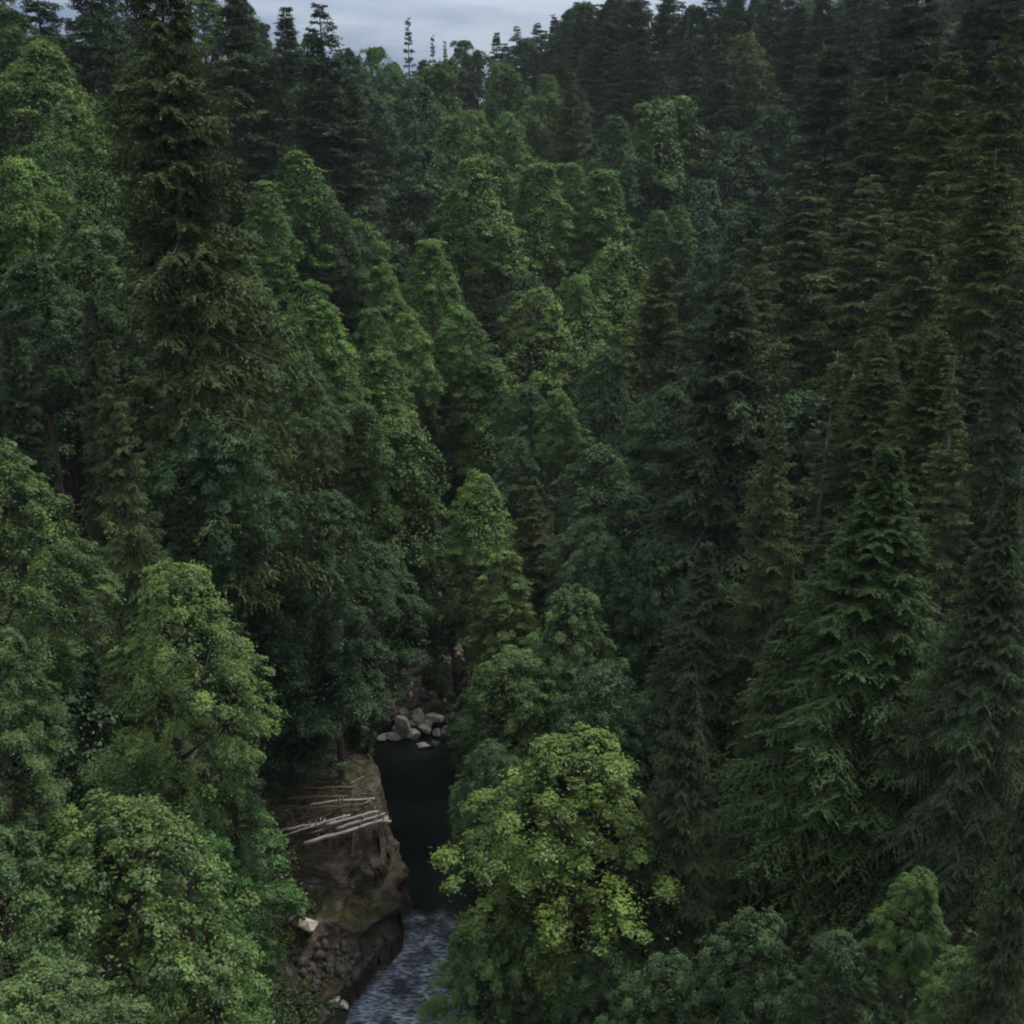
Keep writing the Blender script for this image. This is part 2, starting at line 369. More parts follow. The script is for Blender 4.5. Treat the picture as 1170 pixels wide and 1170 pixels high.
PROTO = {}
def proto(kind, lvl, v):
    key = (kind, lvl, v)
    if key in PROTO: return PROTO[key]
    s = 100 + 17 * v + {'C': 0, 'S': 300, 'R': 600, 'G': 750, 'B': 900, 'P': 1200, 'W': 1500}[kind] + lvl * 7
    q = {0: (1., 1.), 1: (.5, 1.25), 2: (.22, 1.5)}[lvl]      # share of faces, size of faces
    if kind == 'C':
        H0, R0 = 30, 4.2; r = conifer(H0, R0, .04, int(330 * (.85 if lvl else 1)), 18 if lvl < 2 else 16, {0: 16, 1: 11, 2: 8}[lvl], .24 * q[1], .065 * q[1], droop=.35 + .1 * (v % 2), power=.68 - .05 * (v % 3), rag=.28 + .07 * v, brown=.03, hang=.45, seed=s)
    elif kind == 'S':   # slender open-crowned spruce
        H0, R0 = 26, 3.0; r = conifer(H0, R0, .04, int(150 * (.75 if lvl else 1)), 14 if lvl < 2 else 12, {0: 10, 1: 8, 2: 6}[lvl], .28 * q[1], .08 * q[1], droop=.25, power=.95, rag=.42, brown=.06, hang=.3, seed=s, rise=.08)
    elif kind == 'R':   # ragged brown conifer
        H0, R0 = 34, 4.6; r = conifer(H0, R0, .05, int(480 * (.7 if lvl else 1)), 20, {0: 14, 1: 8, 2: 5}[lvl], .28 * q[1], .075 * q[1], droop=.6, power=.55, rag=.5, brown=.14, hang=.85, seed=s)
    elif kind == 'G':   # great drooping hemlock
        H0, R0 = 32, 6.5; r = conifer(H0, R0, .03, 700, 24, 22, .20, .048, droop=.6, power=.95, rag=.3, brown=.05, hang=.8, seed=s)
    elif kind == 'B':
        H0, R0 = 20, 5.5; r = broadleaf(H0, R0, .12, {0: 230, 1: 190, 2: 150}[lvl], {0: 120000, 1: 75000, 2: 45000}[lvl], .19 * q[1], .125 * q[1], seed=s, top=1.15 + .12 * v, warp=.42 + .05 * v, knit=.05 + .07 * (lvl > 0))
    elif kind == 'P':   # tall, narrow, cone-headed broadleaf
        H0, R0 = 24, 4.2; r = broadleaf(H0, R0, .08, {0: 240, 1: 200, 2: 150}[lvl], {0: 120000, 1: 75000, 2: 45000}[lvl], .19 * q[1], .12 * q[1], seed=s, top=1.0 + .08 * v, lob=(.11, .25), warp=.36, dens_in=.2, knit=.05 + .08 * (lvl > 0))
    elif kind == 'W':   # airy crown of small leaves
        H0, R0 = 20, 5.0; r = broadleaf(H0, R0, .1, {0: 300, 1: 220, 2: 150}[lvl], {0: 120000, 1: 60000, 2: 36000}[lvl], .165 * q[1], .085 * q[1], seed=s, top=1.1, knit=.03, lob=(.06, .21), warp=.5, droop=.5)
    PROTO[key] = (r, H0, R0)
    return PROTO[key]

NM = {'G': ('conifer', 'conifer'), 'C': ('conifer', 'conifer'), 'S': ('spruce_tree', 'spruce'), 'R': ('shaggy_conifer', 'conifer'), 'B': ('broadleaf_tree', 'broadleaf tree'),
      'P': ('broadleaf_tree', 'broadleaf tree'), 'W': ('broadleaf_tree', 'broadleaf tree')}
HMIN = {'G': 17, 'C': 17, 'S': 14, 'R': 20, 'B': 11, 'P': 13, 'W': 9}
HMAX = {'G': 40, 'C': 40, 'S': 34, 'R': 54, 'B': 29, 'P': 32, 'W': 31}
TREES = []
CASP = {'G': 3.4, 'C': 4.3, 'S': 5.0, 'R': 3.6, 'B': 1.55, 'P': 1.9, 'W': 1.75}     # tallest crown for its width
CST = {'G': .03, 'C': .04, 'S': .04, 'R': .05, 'B': .12, 'P': .08, 'W': .10}
def plant(kind, x, y, h, w, tint, label, group=None, lvl=None, v=None, rz=None, bark=None, asp=None, lean=0, tcol=None):
    xt = x; x = x - lean; h += float(T(xt, y)) - float(T(x, y))
    z = float(T(x, y))
    dist = math.hypot(x, y)
    if lvl is None: lvl = 0 if dist < 75 else (1 if dist < 125 else 2)
    if lvl > 0 and w > (10.5 if lvl == 2 else 13): lvl -= 1
    if v is None: v = random.randrange(5 if lvl else 3)
    (cm, tm), H0, R0 = proto(kind, lvl, v)
    if asp is None and y > 58 and kind in 'CR': w = max(w, h / (2.15 if x > 0 and y < 140 else 2.5))
    if kind == 'S': w = max(w, h / 6)
    ch = min(w * (asp or CASP[kind] * random.uniform(.92, 1.08)), h * .96)
    sz = ch / (H0 * (1 - CST[kind])); sx = w / (2 * R0); off = h - H0 * sz
    nm, cat = NM[kind]
    e = bpy.data.objects.new(nm, None); COL.objects.link(e); e.empty_display_size = 1
    e.location = (x, y, z); e.rotation_mode = 'ZYX'; e.rotation_euler = (random.gauss(0, .018), math.atan2(lean, h) + random.gauss(0, .018), 0); spin = rz if rz is not None else random.uniform(0, 6.28)
    tag(e, label, cat, group)
    c = bpy.data.objects.new('crown', cm); COL.objects.link(c); c.parent = e
    tme = tm.copy(); n = len(tme.vertices); co = np.empty(n * 3, np.float32); tme.vertices.foreach_get('co', co); co = co.reshape(-1, 3)
    low = co[:, 2] < -1.4
    co[low, 2] = (-off - 1.0) / sz
    co[low, :2] *= 1.25
    tme.vertices.foreach_set('co', co.ravel())
    t = bpy.data.objects.new('trunk', tme); COL.objects.link(t); t.parent = e
    for o in (c, t): o.location = (0, 0, off); o.scale = (sx, sx, sz); o.rotation_euler = (0, 0, spin)
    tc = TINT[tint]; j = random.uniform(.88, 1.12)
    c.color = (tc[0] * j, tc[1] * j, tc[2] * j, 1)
    if bark: tme.materials[0] = bark
    TREES.append((x, y, z, w, h, ch))
    return e
def tree(px, py, t, wpx, kind, tint, label, group=None, force=False, **kw):
    """stand a tree on the slope whose tip rises as high as the photographed one"""
    best = None
    for k in np.concatenate([[1.0], np.ravel([[1 + i * .02, 1 - i * .02] for i in range(1, 18)])]):
        P = at_depth(px, py, t * k); h = P[2] - float(T(P[0], P[1]))
        over = max(HMIN[kind] - h, h - HMAX[kind], 0)
        if best is None or over < best[0] - .05: best = (over, k, P, h)
        if over == 0 or force: break
    over, k, P, h = best
    if over > 0 or abs(k - 1) > .1: print('TREE', px, py, kind, 't', t, 'k %.2f h %.1f over %.1f' % (k, h, over))
    if h < 3: h = 6
    w = wpx / F * t * k
    return plant(kind, P[0], P[1], h, w, tint, label, group, **kw)


def proj(x, y, z):
    dx, dy, dz = x, y, z - H
    dep = dy * cos(PITCH) - dz * sin(PITCH); up = dy * sin(PITCH) + dz * cos(PITCH)
    return 585 + F * dx / dep, 585 - F * up / dep, dep
def skyline(px):
    return np.interp(px, [262, 275, 310, 335, 370, 400, 430, 465, 500, 530, 560, 590, 620, 650, 680, 700], [-400, 35, 30, 62, 35, 60, 66, 66, 70, 60, 52, 44, 36, 20, 5, -60])
def fill():
    rf = np.random.default_rng(77); n_ = 0
    LP = [(proj(x, y, z + h), x, y, w, h, ch) for x, y, z, w, h, ch in TREES]
    pts = []
    for dist in np.arange(36, 262, 2.2):
        for u in np.arange(-.58, .58, 2.2 / dist): pts.append((u * dist + rf.normal(0, .8), dist + rf.normal(0, .8)))
    pts = np.array(pts); pts = pts[rf.permutation(len(pts))]
    zs = T(pts[:, 0], pts[:, 1]); dr, sr = river_d(pts[:, 0], pts[:, 1]); od = poly_d(pts[:, 0], pts[:, 1], out_poly)
    placed = []
    for (x, y), z, d, o_ in zip(pts, zs, dr, od):
        if d < 5.5 or o_ > -2 or (y < 66 and -16 < x < -2) or (y < 50 and 2 < x < 24): continue
        sp = np.interp(y, [40, 80, 150, 260], [4.5, 5.5, 7.5, 10.5])
        if any((x - q[1]) ** 2 + (y - q[2]) ** 2 < (sp * .8) ** 2 for q in LP): continue
        if any((x - q[0]) ** 2 + (y - q[1]) ** 2 < sp ** 2 for q in placed): continue
        h = rf.uniform(17, 25) if y > 70 else rf.uniform(13, 20)
        w = rf.uniform(6, 9.5) * (1 if y < 120 else 1.15)
        ok = True
        for _ in range(8):
            px, py, dep = proj(x, y, z + h); pw = w * F / dep; ok = True
            if py < skyline(px) + 4: ok = False
            bx, by, _d = proj(x, y, z)
            if 385 < px + pw * .5 and px - pw * .5 < 525 and by > 770: ok = False; h = 0; break
            if ok:
                for (qx, qy, qd), X_, Y_, W_, H_, ch in LP:
                    if qd > dep and abs(qx - px) < (pw * .6 + W_ * F / qd * .3) * .8 and py < qy + min(ch, W_ * 1.5) * F / qd * .62 and by > qy: ok = False; break
            if ok: break
            h *= .9
            if h < 7.5: break
        if not ok or h < 7.5: continue
        if px < -80 or px > 1290 or py > 1200: continue
        placed.append((x, y)); n_ += 1
        right = x > 5 + y * .04
        k = ('C' if rf.random() < .6 else 'B') if (right or y > 185) else rf.choice(['B', 'P', 'W', 'C'], p=[.4, .25, .15, .2])
        tn = rf.choice(['dark', 'mid', 'deep', 'olive'], p=[.45, .05, .4, .1])  # mostly dark tints: the shade between crowns is put into the leaf colour
        side = 'right slope' if x > 0 else 'left slope'
        if y > 150: side = 'far hill'
        knd = 'conifer' if k == 'C' else 'leafy tree'
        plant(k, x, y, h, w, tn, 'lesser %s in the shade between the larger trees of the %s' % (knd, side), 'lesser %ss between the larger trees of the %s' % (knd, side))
    print('FILLERS', n_, 'ALL', len(TREES))
SKY_FILL = [(655, 10, 222, 60, 'B'), (640, 20, 224, 56, 'C'), (672, 2, 212, 64, 'B'), (690, -12, 205, 66, 'C'), (708, -24, 200, 66, 'B'), (730, -10, 196, 66, 'C'), (268, -4, 124, 70, 'B'), (292, 20, 130, 60, 'B'), (800, 5, 188, 70, 'B'), (830, 8, 184, 70, 'B'), (868, -6, 172, 70, 'B'), (930, 4, 160, 80, 'B'), (1000, -10, 140, 80, 'B'),(547, 58, 218, 60, 'B'), (576, 50, 222, 56, 'C'), (602, 43, 224, 60, 'B'), (625, 36, 226, 60, 'C'), (645, 28, 224, 60, 'B'), (666, 20, 215, 64, 'C'), (692, 10, 206, 64, 'B'), (720, 0, 205, 60, 'B'),
 (323, 40, 140, 62, 'B'), (352, 38, 132, 60, 'B'), (398, 56, 150, 56, 'B'), (450, 72, 205, 60, 'B'), (482, 68, 210, 56, 'B'), (508, 68, 212, 54, 'B'), (528, 62, 214, 54, 'C')]
TT = [
(-25, 960, 27, 230, 'W', 'mid', 'leafy green tree cut by the left edge beside the bottom corner tree'),
(30, 1120, 24, 260, 'W', 'mid', 'lowest leafy treetop at the bottom edge in the left corner'),
(40, -45, 112, 90, 'C', 'dark', 'dark conifer whose tip leaves the frame above the upper left corner tree'),
(100, -50, 116, 90, 'C', 'deep', 'near-black conifer between the upper left corner and the huge shaggy conifer'),
(150, -40, 112, 80, 'B', 'dark', 'dark leafy crown at the top edge left of the huge shaggy conifer'),
(228, -30, 108, 90, 'B', 'olive', 'olive leafy crown at the top edge right behind the huge shaggy conifer'),
(258, -12, 112, 76, 'C', 'dark', 'dark conifer at the left end of the open sky'),
(-30, -30, 100, 110, 'B', 'dark', 'dark tree cut off by the upper left edge of the view'),
(870, 1050, 40, 150, 'W', 'dark', 'dark leafy bush under the great drooping conifer'),
(960, 1080, 38, 150, 'W', 'deep', 'near-black bush under the great drooping conifer on its right'),
(760, 1090, 44, 130, 'W', 'dark', 'dark leafy bush right of the dead bush'),
(540, 1075, 47, 120, 'W', 'mid', 'green shrub at the river edge under the yellow green maple'),
# px, top py, depth, width px, kind, tint, label
# --- skyline, left to right
(283, 12, 120, 60, 'C', 'dark', 'dark conifer against the sky just right of the huge shaggy conifer'),
(310, 8, 135, 58, 'C', 'dark', 'pointed dark conifer, first spire left of the gap in the skyline'),
(372, 4, 125, 80, 'C', 'deep', 'broad near-black conifer with a fine tip, tallest left of the open sky'),
(338, 60, 150, 55, 'B', 'dark', 'low dark rounded tree between the first two spires of the skyline'),
(432, 54, 200, 72, 'B', 'green', 'rounded green tree on the skyline left of the sparse spire'),
(466, 20, 205, 40, 'S', 'dark', 'thin sparse spire standing clear against the sky'),
(493, 40, 215, 26, 'S', 'dark', 'small thin spire just right of the sparse tall one'),
(510, 48, 225, 24, 'S', 'dark', 'smallest thin spire in the dip of the skyline'),
(534, 46, 225, 50, 'B', 'dark', 'dark bushy treetop on the skyline right of the dip'),
(562, 38, 230, 46, 'C', 'dark', 'blunt dark conifer on the skyline right of the bushy top'),
(590, 30, 235, 38, 'C', 'dark', 'dark conifer midway up the rising right skyline'),
(613, 26, 235, 36, 'C', 'dark', 'conifer with a twiggy tip on the rising right skyline'),
(634, 18, 235, 34, 'S', 'dark', 'narrow conifer just left of the last bit of open sky'),
(655, 2, 230, 42, 'C', 'deep', 'tall dark conifer where the right skyline leaves the frame'),
(680, 4, 215, 44, 'C', 'dark', None), (706, -8, 210, 48, 'C', 'deep', None), (733, -14, 205, 46, 'C', 'dark', None),
(760, -20, 200, 50, 'C', 'deep', None), (788, 2, 195, 44, 'C', 'dark', None), (815, -10, 190, 52, 'C', 'deep', None),
(845, -16, 185, 56, 'C', 'dark', None), (880, -12, 180, 54, 'C', 'dark', None), (912, 4, 175, 50, 'C', 'deep', None),
(945, -6, 165, 60, 'C', 'deep', None), (985, -20, 150, 66, 'C', 'dark', None), (1020, -10, 140, 70, 'C', 'deep', None),
(1062, -30, 130, 80, 'C', 'deep', None), (1105, 10, 120, 60, 'C', 'dark', None), (1150, -25, 110, 80, 'C', 'deep', None),
# --- hill under the skyline
(505, 72, 185, 100, 'B', 'olive', 'dark rounded tree with a yellowish top below the dip of the skyline'),
(470, 92, 170, 95, 'B', 'dark', 'dark tree left of the yellowish topped one below the skyline'),
(418, 100, 160, 90, 'B', 'dark', 'dull green tree on the upper slope under the rounded skyline tree'),
(578, 72, 195, 80, 'B', 'olive', 'olive tree on the hill under the blunt skyline conifer'),
(626, 84, 185, 62, 'B', 'yel', 'small yellow green crown high on the far hill'),
(608, 110, 180, 60, 'B', 'mid', 'small green crown below the yellow green one on the far hill'),
(660, 78, 175, 84, 'R', 'brown', 'dark brown-green conifer with a reddish trunk high on the far hill'),
(705, 58, 185, 66, 'C', 'dark', None), (742, 52, 180, 60, 'C', 'deep', None), (785, 50, 175, 62, 'C', 'dark', None),
(825, 60, 170, 70, 'C', 'deep', None),
(857, 38, 165, 80, 'B', 'brown', 'rusty brown treetop in the dark upper right of the hill'),
(760, 112, 150, 150, 'B', 'olive', 'broad domed olive tree on the dark far hill right of centre'),
(840, 150, 150, 120, 'B', 'dark', 'broad dark tree right of the domed olive tree'),
(700, 130, 160, 80, 'B', 'dark', 'shaded tree left of the domed olive tree'),
(890, 120, 150, 100, 'B', 'deep', 'near-black rounded tree deep in the upper right hollow'),
(800, 205, 135, 110, 'B', 'deep', 'dark bluish tree at the bottom of the upper right hollow'),
(858, 235, 125, 100, 'B', 'deep', 'blackish tree behind the left branches of the pale-trunked conifer'),
(820, 290, 118, 90, 'B', 'deep', 'dark shaded tree right of the small bright green crown'),
# --- upper left mid slope
(300, 70, 115, 90, 'C', 'dark', 'dark green conifer below the first spires left of the sky gap'),
(345, 96, 120, 100, 'B', 'dark', 'dark round tree under the near-black skyline conifer'),
(395, 100, 130, 66, 'C', 'dark', 'narrow dark conifer standing left of the upper broadleaf cluster'),
(335, 172, 108, 92, 'P', 'fresh', 'green cone-shaped tree right of the huge shaggy conifer, halfway to the skyline'),
(375, 212, 112, 80, 'B', 'dark', 'shaded tree at the left edge of the broadleaf cluster'),
# --- the broadleaf cluster of the middle slope
(548, 126, 170, 84, 'B', 'bright', 'bright crown at the top of the broadleaf cluster'),
(515, 132, 168, 70, 'B', 'fresh', 'green crown left of the bright topmost crown of the cluster'),
(582, 128, 172, 74, 'B', 'fresh', 'green crown right of the bright topmost crown of the cluster'),
(474, 166, 145, 116, 'B', 'dark', 'big dark round crown with a lit rim at the upper left of the cluster'),
(545, 180, 140, 118, 'P', 'fresh', 'tallest tree of the broadleaf cluster, bright along its right side'),
(615, 184, 148, 104, 'P', 'fresh', 'egg-shaped green tree right of the tallest tree of the cluster'),
(692, 192, 150, 98, 'P', 'fresh', 'rounded green tree at the upper right of the broadleaf cluster'),
(655, 185, 158, 66, 'B', 'fresh', 'small crown wedged between the two egg-shaped green trees'),
(748, 240, 142, 56, 'P', 'green', 'small bright green pointed crown beside the dark hollow'),
(778, 234, 140, 58, 'P', 'green', 'rightmost bright green crown before the dark hollow'),
(702, 278, 130, 92, 'B', 'bright', 'bright crown below the rounded tree at the right of the cluster'),
(742, 296, 112, 62, 'C', 'brown', 'brownish green conifer in front of the right end of the cluster'),
(490, 272, 118, 88, 'P', 'bright', 'tall bright cone-shaped crown at the left front of the cluster'),
(416, 250, 118, 84, 'B', 'fresh', 'yellow tinged crown left of the tall bright cone'),
(440, 300, 115, 70, 'B', 'fresh', 'small green crown between the yellow tinged one and the bright cone'),
(526, 352, 108, 66, 'P', 'fresh', 'green crown leaning out below the tall bright cone'),
(622, 330, 112, 98, 'B', 'pale', 'pale yellow green dome right of the dark cleft'),
(655, 312, 120, 86, 'B', 'bright', 'light green crown behind the pale yellow green dome'),
(560, 408, 100, 110, 'B', 'fresh', 'rounded green tree at the mouth of the dark cleft'),
(468, 358, 98, 84, 'B', 'bright', 'round bright crown low on the left of the cluster'),
(430, 352, 100, 60, 'P', 'fresh', 'slim green crown left of the round bright crown'),
(446, 400, 92, 90, 'P', 'fresh', 'light green leaning crown below the round bright crown'),
(610, 440, 98, 70, 'B', 'dark', 'dim green tree right of the tree at the mouth of the cleft'),
(636, 446, 92, 64, 'B', 'fresh', 'small tree showing a bare reddish trunk in the centre of the view'),
(700, 396, 98, 84, 'B', 'dark', 'dusky tree below the bright crown right of the dome'),
(748, 392, 92, 80, 'C', 'dark', 'dark conifer left of the gaunt dark conifer'),
(690, 510, 84, 100, 'B', 'dark', 'dark leafy tree right of the bare reddish trunk'),
(545, 540, 84, 84, 'P', 'fresh', 'soft green tree above the bend of the river'),
(617, 556, 82, 66, 'C', 'brown', 'dark brownish conifer in the middle of the valley floor'),
(590, 500, 92, 70, 'B', 'dark', 'shaded tree behind the brownish conifer of the valley floor'),
(665, 590, 78, 80, 'B', 'dark', 'shaded bush-like tree right of the brownish valley conifer'),
# --- left middle
(300, 205, 88, 74, 'P', 'bright', 'bright leafy tree showing past the right side of the huge shaggy conifer'),
(285, 290, 82, 80, 'P', 'mid', 'green tree against the right side of the huge shaggy conifer'),
(345, 320, 84, 86, 'P', 'fresh', 'mid green tree on the left slope below the cone-shaped one'),
(385, 352, 86, 70, 'P', 'bright', 'lighter green leaning tree left of the slim crown'),
(330, 400, 70, 90, 'W', 'olive', 'yellowish feathery tree below the huge conifer on its right'),
(366, 368, 74, 80, 'S', 'brown', 'brown tinged open conifer in front of the left slope'),
(455, 470, 76, 160, 'B', 'olive', 'massive dull olive tree left above the river bend', 4),
(400, 460, 76, 100, 'B', 'olive', 'olive tree merging into the left side of the massive dull one'),
(290, 500, 76, 110, 'C', 'olive', 'olive conifer behind the first blue-grey leafy tree'),
(482, 590, 102, 110, 'P', 'dark', 'dark tree at the foot of the massive olive tree'),
(466, 640, 113, 110, 'W', 'deep', 'low near-black tree overhanging the gravel bank'),
(520, 690, 96, 90, 'W', 'dark', 'low dark tree at the top right of the gravel bank'),
(425, 620, 72, 125, 'B', 'dark', 'dark green tree overhanging the left bank above the gravel bank', 3),
(375, 560, 62, 120, 'W', 'dark', 'dark finely leaved tree between the olive trees and the left bank'),
(232, 478, 43, 130, 'B', 'blue', 'blue-grey leafy tree below the huge shaggy conifer'),
(290, 590, 62, 150, 'B', 'blue', 'second blue-grey leafy tree, lower and right of the first'),
(345, 640, 64, 150, 'B', 'blue', 'third and lowest blue-grey leafy tree, above the outcrop'),
(392, 700, 70, 110, 'B', 'deep', 'near-black tree hanging over the water behind the outcrop'),
(320, 770, 67, 130, 'B', 'deep', 'deep shaded tree directly above the outcrop'),
(226, 690, 42, 100, 'C', 'dark', 'dark conifer behind the second bright leafy tree on the left'),
# --- left foreground
(190, -75, 50, 280, 'R', 'smoky', 'huge shaggy dark conifer rising out of the top of the frame'),
(45, 45, 82, 130, 'B', 'pale', 'yellow green leafy tree in the upper left corner'),
(5, 5, 92, 90, 'B', 'mid', 'leafy green tree cut by the upper left corner'),
(105, 8, 92, 90, 'B', 'dark', 'dark leafy tree between the corner and the huge shaggy conifer'),
(150, 55, 88, 90, 'B', 'mid', 'green tree just behind the left branches of the huge conifer'),
(80, 120, 76, 110, 'B', 'fresh', 'light green leafy tree below the yellow green corner tree'),
(20, 180, 70, 120, 'B', 'pale', 'yellowish leafy tree on the left edge at a third of the height'),
(100, 235, 64, 110, 'B', 'mid', 'green tree left of the huge conifer at a quarter of the height'),
(40, 290, 58, 120, 'B', 'dark', 'dull green tree on the left edge above the dark conifers'),
(100, 340, 54, 100, 'C', 'dark', 'dark conifer behind the pointed green one'),
(20, 370, 50, 130, 'C', 'dark', 'dark conifer on the left edge at mid height'),
(135, 392, 42, 125, 'C', 'mid', 'pointed green conifer above the bright leafy trees at the left'),
(185, 560, 53, 100, 'C', 'dark', 'dark drooping conifer right of the pointed green one'),
(28, 492, 33, 190, 'W', 'lite', 'bright pale leafed tree filling the left edge at mid height'),
(148, 655, 33, 200, 'W', 'lite', 'second bright pale leafed tree, lower right of the one on the left edge'),
(10, 720, 29, 150, 'W', 'mid', 'green leafy tree on the left edge above the bottom corner tree'),
(88, 930, 29, 310, 'W', 'lite', 'bright green tree filling the bottom left corner'),
(258, 885, 57, 130, 'P', 'green', 'green bush beside the left end of the log jam'),
(222, 960, 42, 120, 'P', 'green', 'shaded green bush between the corner tree and the outcrop'),
(160, 840, 40, 110, 'W', 'dark', 'dark bush above the bottom left corner tree'),
# --- right side
(925, 188, 82, 190, 'C', 'mid', 'green conifer with a pale bare trunk, middle of the right slope'),
(870, 275, 78, 80, 'C', 'mid', 'green conifer half hidden left of the pale-trunked one'),
(990, 92, 92, 96, 'C', 'olive', 'yellowish conifer left of a pair high on the right slope'),
(1030, 84, 90, 90, 'C', 'olive', 'lightest olive conifer high on the right slope'),
(1078, 62, 84, 104, 'C', 'olive', 'tall olive conifer near the top right'),
(950, 50, 130, 84, 'C', 'dark', 'dark green conifer left of the yellowish ones high on the right'),
(1130, 22, 76, 130, 'C', 'olive', 'big olive conifer by the upper right corner'),
(1000, 200, 76, 110, 'C', 'mid', 'green conifer right of the pale-trunked one'),
(1060, 215, 70, 120, 'C', 'mid', 'green conifer below the tall olive ones'),
(1150, 170, 62, 140, 'C', 'olive', 'olive brown conifer along the upper right edge'),
(828, 322, 66, 200, 'R', 'dark', 'gaunt dark conifer with bare upper limbs, right of centre'),
(765, 440, 74, 84, 'B', 'dark', 'dark leafy tree hugging the left of the gaunt conifer'),
(895, 385, 68, 110, 'S', 'olive', 'yellowish open conifer right of the gaunt dark one'),
(945, 400, 62, 110, 'S', 'mid', 'open green conifer under the pale-trunked conifer'),
(1015, 375, 62, 110, 'C', 'mid', 'lower green conifer in front of the right slope conifers'),
(1070, 380, 58, 110, 'C', 'olive', 'olive conifer with light yellowish top near the right edge'),
(890, 470, 56, 130, 'C', 'mid', 'green conifer between the gaunt conifer and the big right conifer'),
(1112, 410, 50, 130, 'S', 'mid', 'open conifer with a pale straight dead top near the right edge'),
(1165, 300, 50, 130, 'C', 'dark', 'dark conifer on the right edge at a third of the height'),
(1003, 515, 45, 440, 'G', 'moss', 'great drooping conifer filling the lower right'),
(1140, 545, 42, 270, 'G', 'dark', 'drooping dark conifer between the great conifer and the right edge'),
(805, 620, 62, 240, 'G', 'dark', 'dark drooping conifer under the gaunt one'),
(890, 640, 52, 150, 'G', 'dark', 'shaded drooping conifer left behind the great conifer'),
(742, 620, 66, 110, 'W', 'blue', 'bluish green leafy tree right above the river bend'),
(690, 612, 70, 120, 'W', 'blue', 'grey green leafy tree beside the bluish one above the river bend'),
(574, 632, 76, 88, 'P', 'lite', 'fresh light green tree standing over the gravel bank'),
(645, 672, 64, 130, 'W', 'mid', 'tree with light fronds leaning toward the river on the right bank'),
(600, 740, 62, 110, 'B', 'mid', 'leafy green tree on the right bank beside the gravel bank'),
(556, 765, 64, 84, 'B', 'dark', 'dark leafy tree at the water right of the boulders'),
(690, 760, 58, 130, 'B', 'dark', 'dark leafy tree behind the yellow green maple'),
(775, 770, 54, 220, 'G', 'dark', 'dark conifer right behind the yellow green maple'),
(560, 850, 56, 80, 'W', 'dark', 'shaded tree left behind the yellow green maple'),
(522, 890, 58, 84, 'W', 'mid', 'small green bush hanging over the dark pool from the right bank', -3.8),
(652, 846, 48, 280, 'W', 'yel', 'yellow green maple at the bottom centre beside the river'),
(600, 1060, 47, 120, 'W', 'dark', 'dark shrub at the foot of the yellow green maple on the river side'),
(690, 1070, 46, 120, 'W', 'deep', 'near-black shrub at the foot of the yellow green maple on its right'),
(1108, 1092, 33, 110, 'W', 'lite', 'light green leafy treetop in the bottom right corner'),
(1050, 1000, 36, 90, 'W', 'olive', 'yellowish leafy treetop left of the bottom right corner'),
(1170, 860, 38, 200, 'G', 'dark', 'dark conifer on the right edge near the bottom'),
]
BARKS = {'pale': M_PALE, 'red': M_RED}
for (px, py, t, wpx, kind, tint, lab, *ex) in TT:
    grp = None
    if lab is None:
        grp = 'dark conifers crowding the top right skyline'
        lab = 'dark conifer in the crowded row along the top right skyline'
    bark = M_PALE if 'pale' in lab and kind in 'CSR' else (M_RED if 'reddish' in lab else None)
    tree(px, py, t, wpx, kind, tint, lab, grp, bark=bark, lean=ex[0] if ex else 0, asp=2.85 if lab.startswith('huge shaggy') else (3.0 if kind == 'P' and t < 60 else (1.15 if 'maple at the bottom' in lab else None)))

for q, (px, py, tt, wp, kk) in enumerate(SKY_FILL):
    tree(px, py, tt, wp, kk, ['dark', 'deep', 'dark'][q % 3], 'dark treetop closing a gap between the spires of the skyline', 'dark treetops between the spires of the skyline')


# ------------------------------------------------------------------ ground, one sheet to the horizon
def axis(lo, hi, flo, fhi, step):
    a = list(np.arange(flo, fhi, step)); s = step; x = flo
    left = []
    while x > lo: s *= 1.25; x -= s; left.append(x)
    s = step; x = a[-1]; right = []
    while x < hi: s *= 1.25; x += s; right.append(x)
    return np.array(left[::-1] + a + right)
ax = axis(-6000, 6000, -70, 90, .8); ay = axis(-6000, 6000, -10, 260, .8)
X, Y = np.meshgrid(ax, ay, indexing='ij')
Z = T(X, Y)
g = mesh_obj('ground', np.stack([X, Y, Z], -1).reshape(-1, 3), grid_faces(len(ax), len(ay)), M_GROUND, smooth=True)
tag(g, 'dark forest floor of the gorge slopes', 'ground', kind='structure')

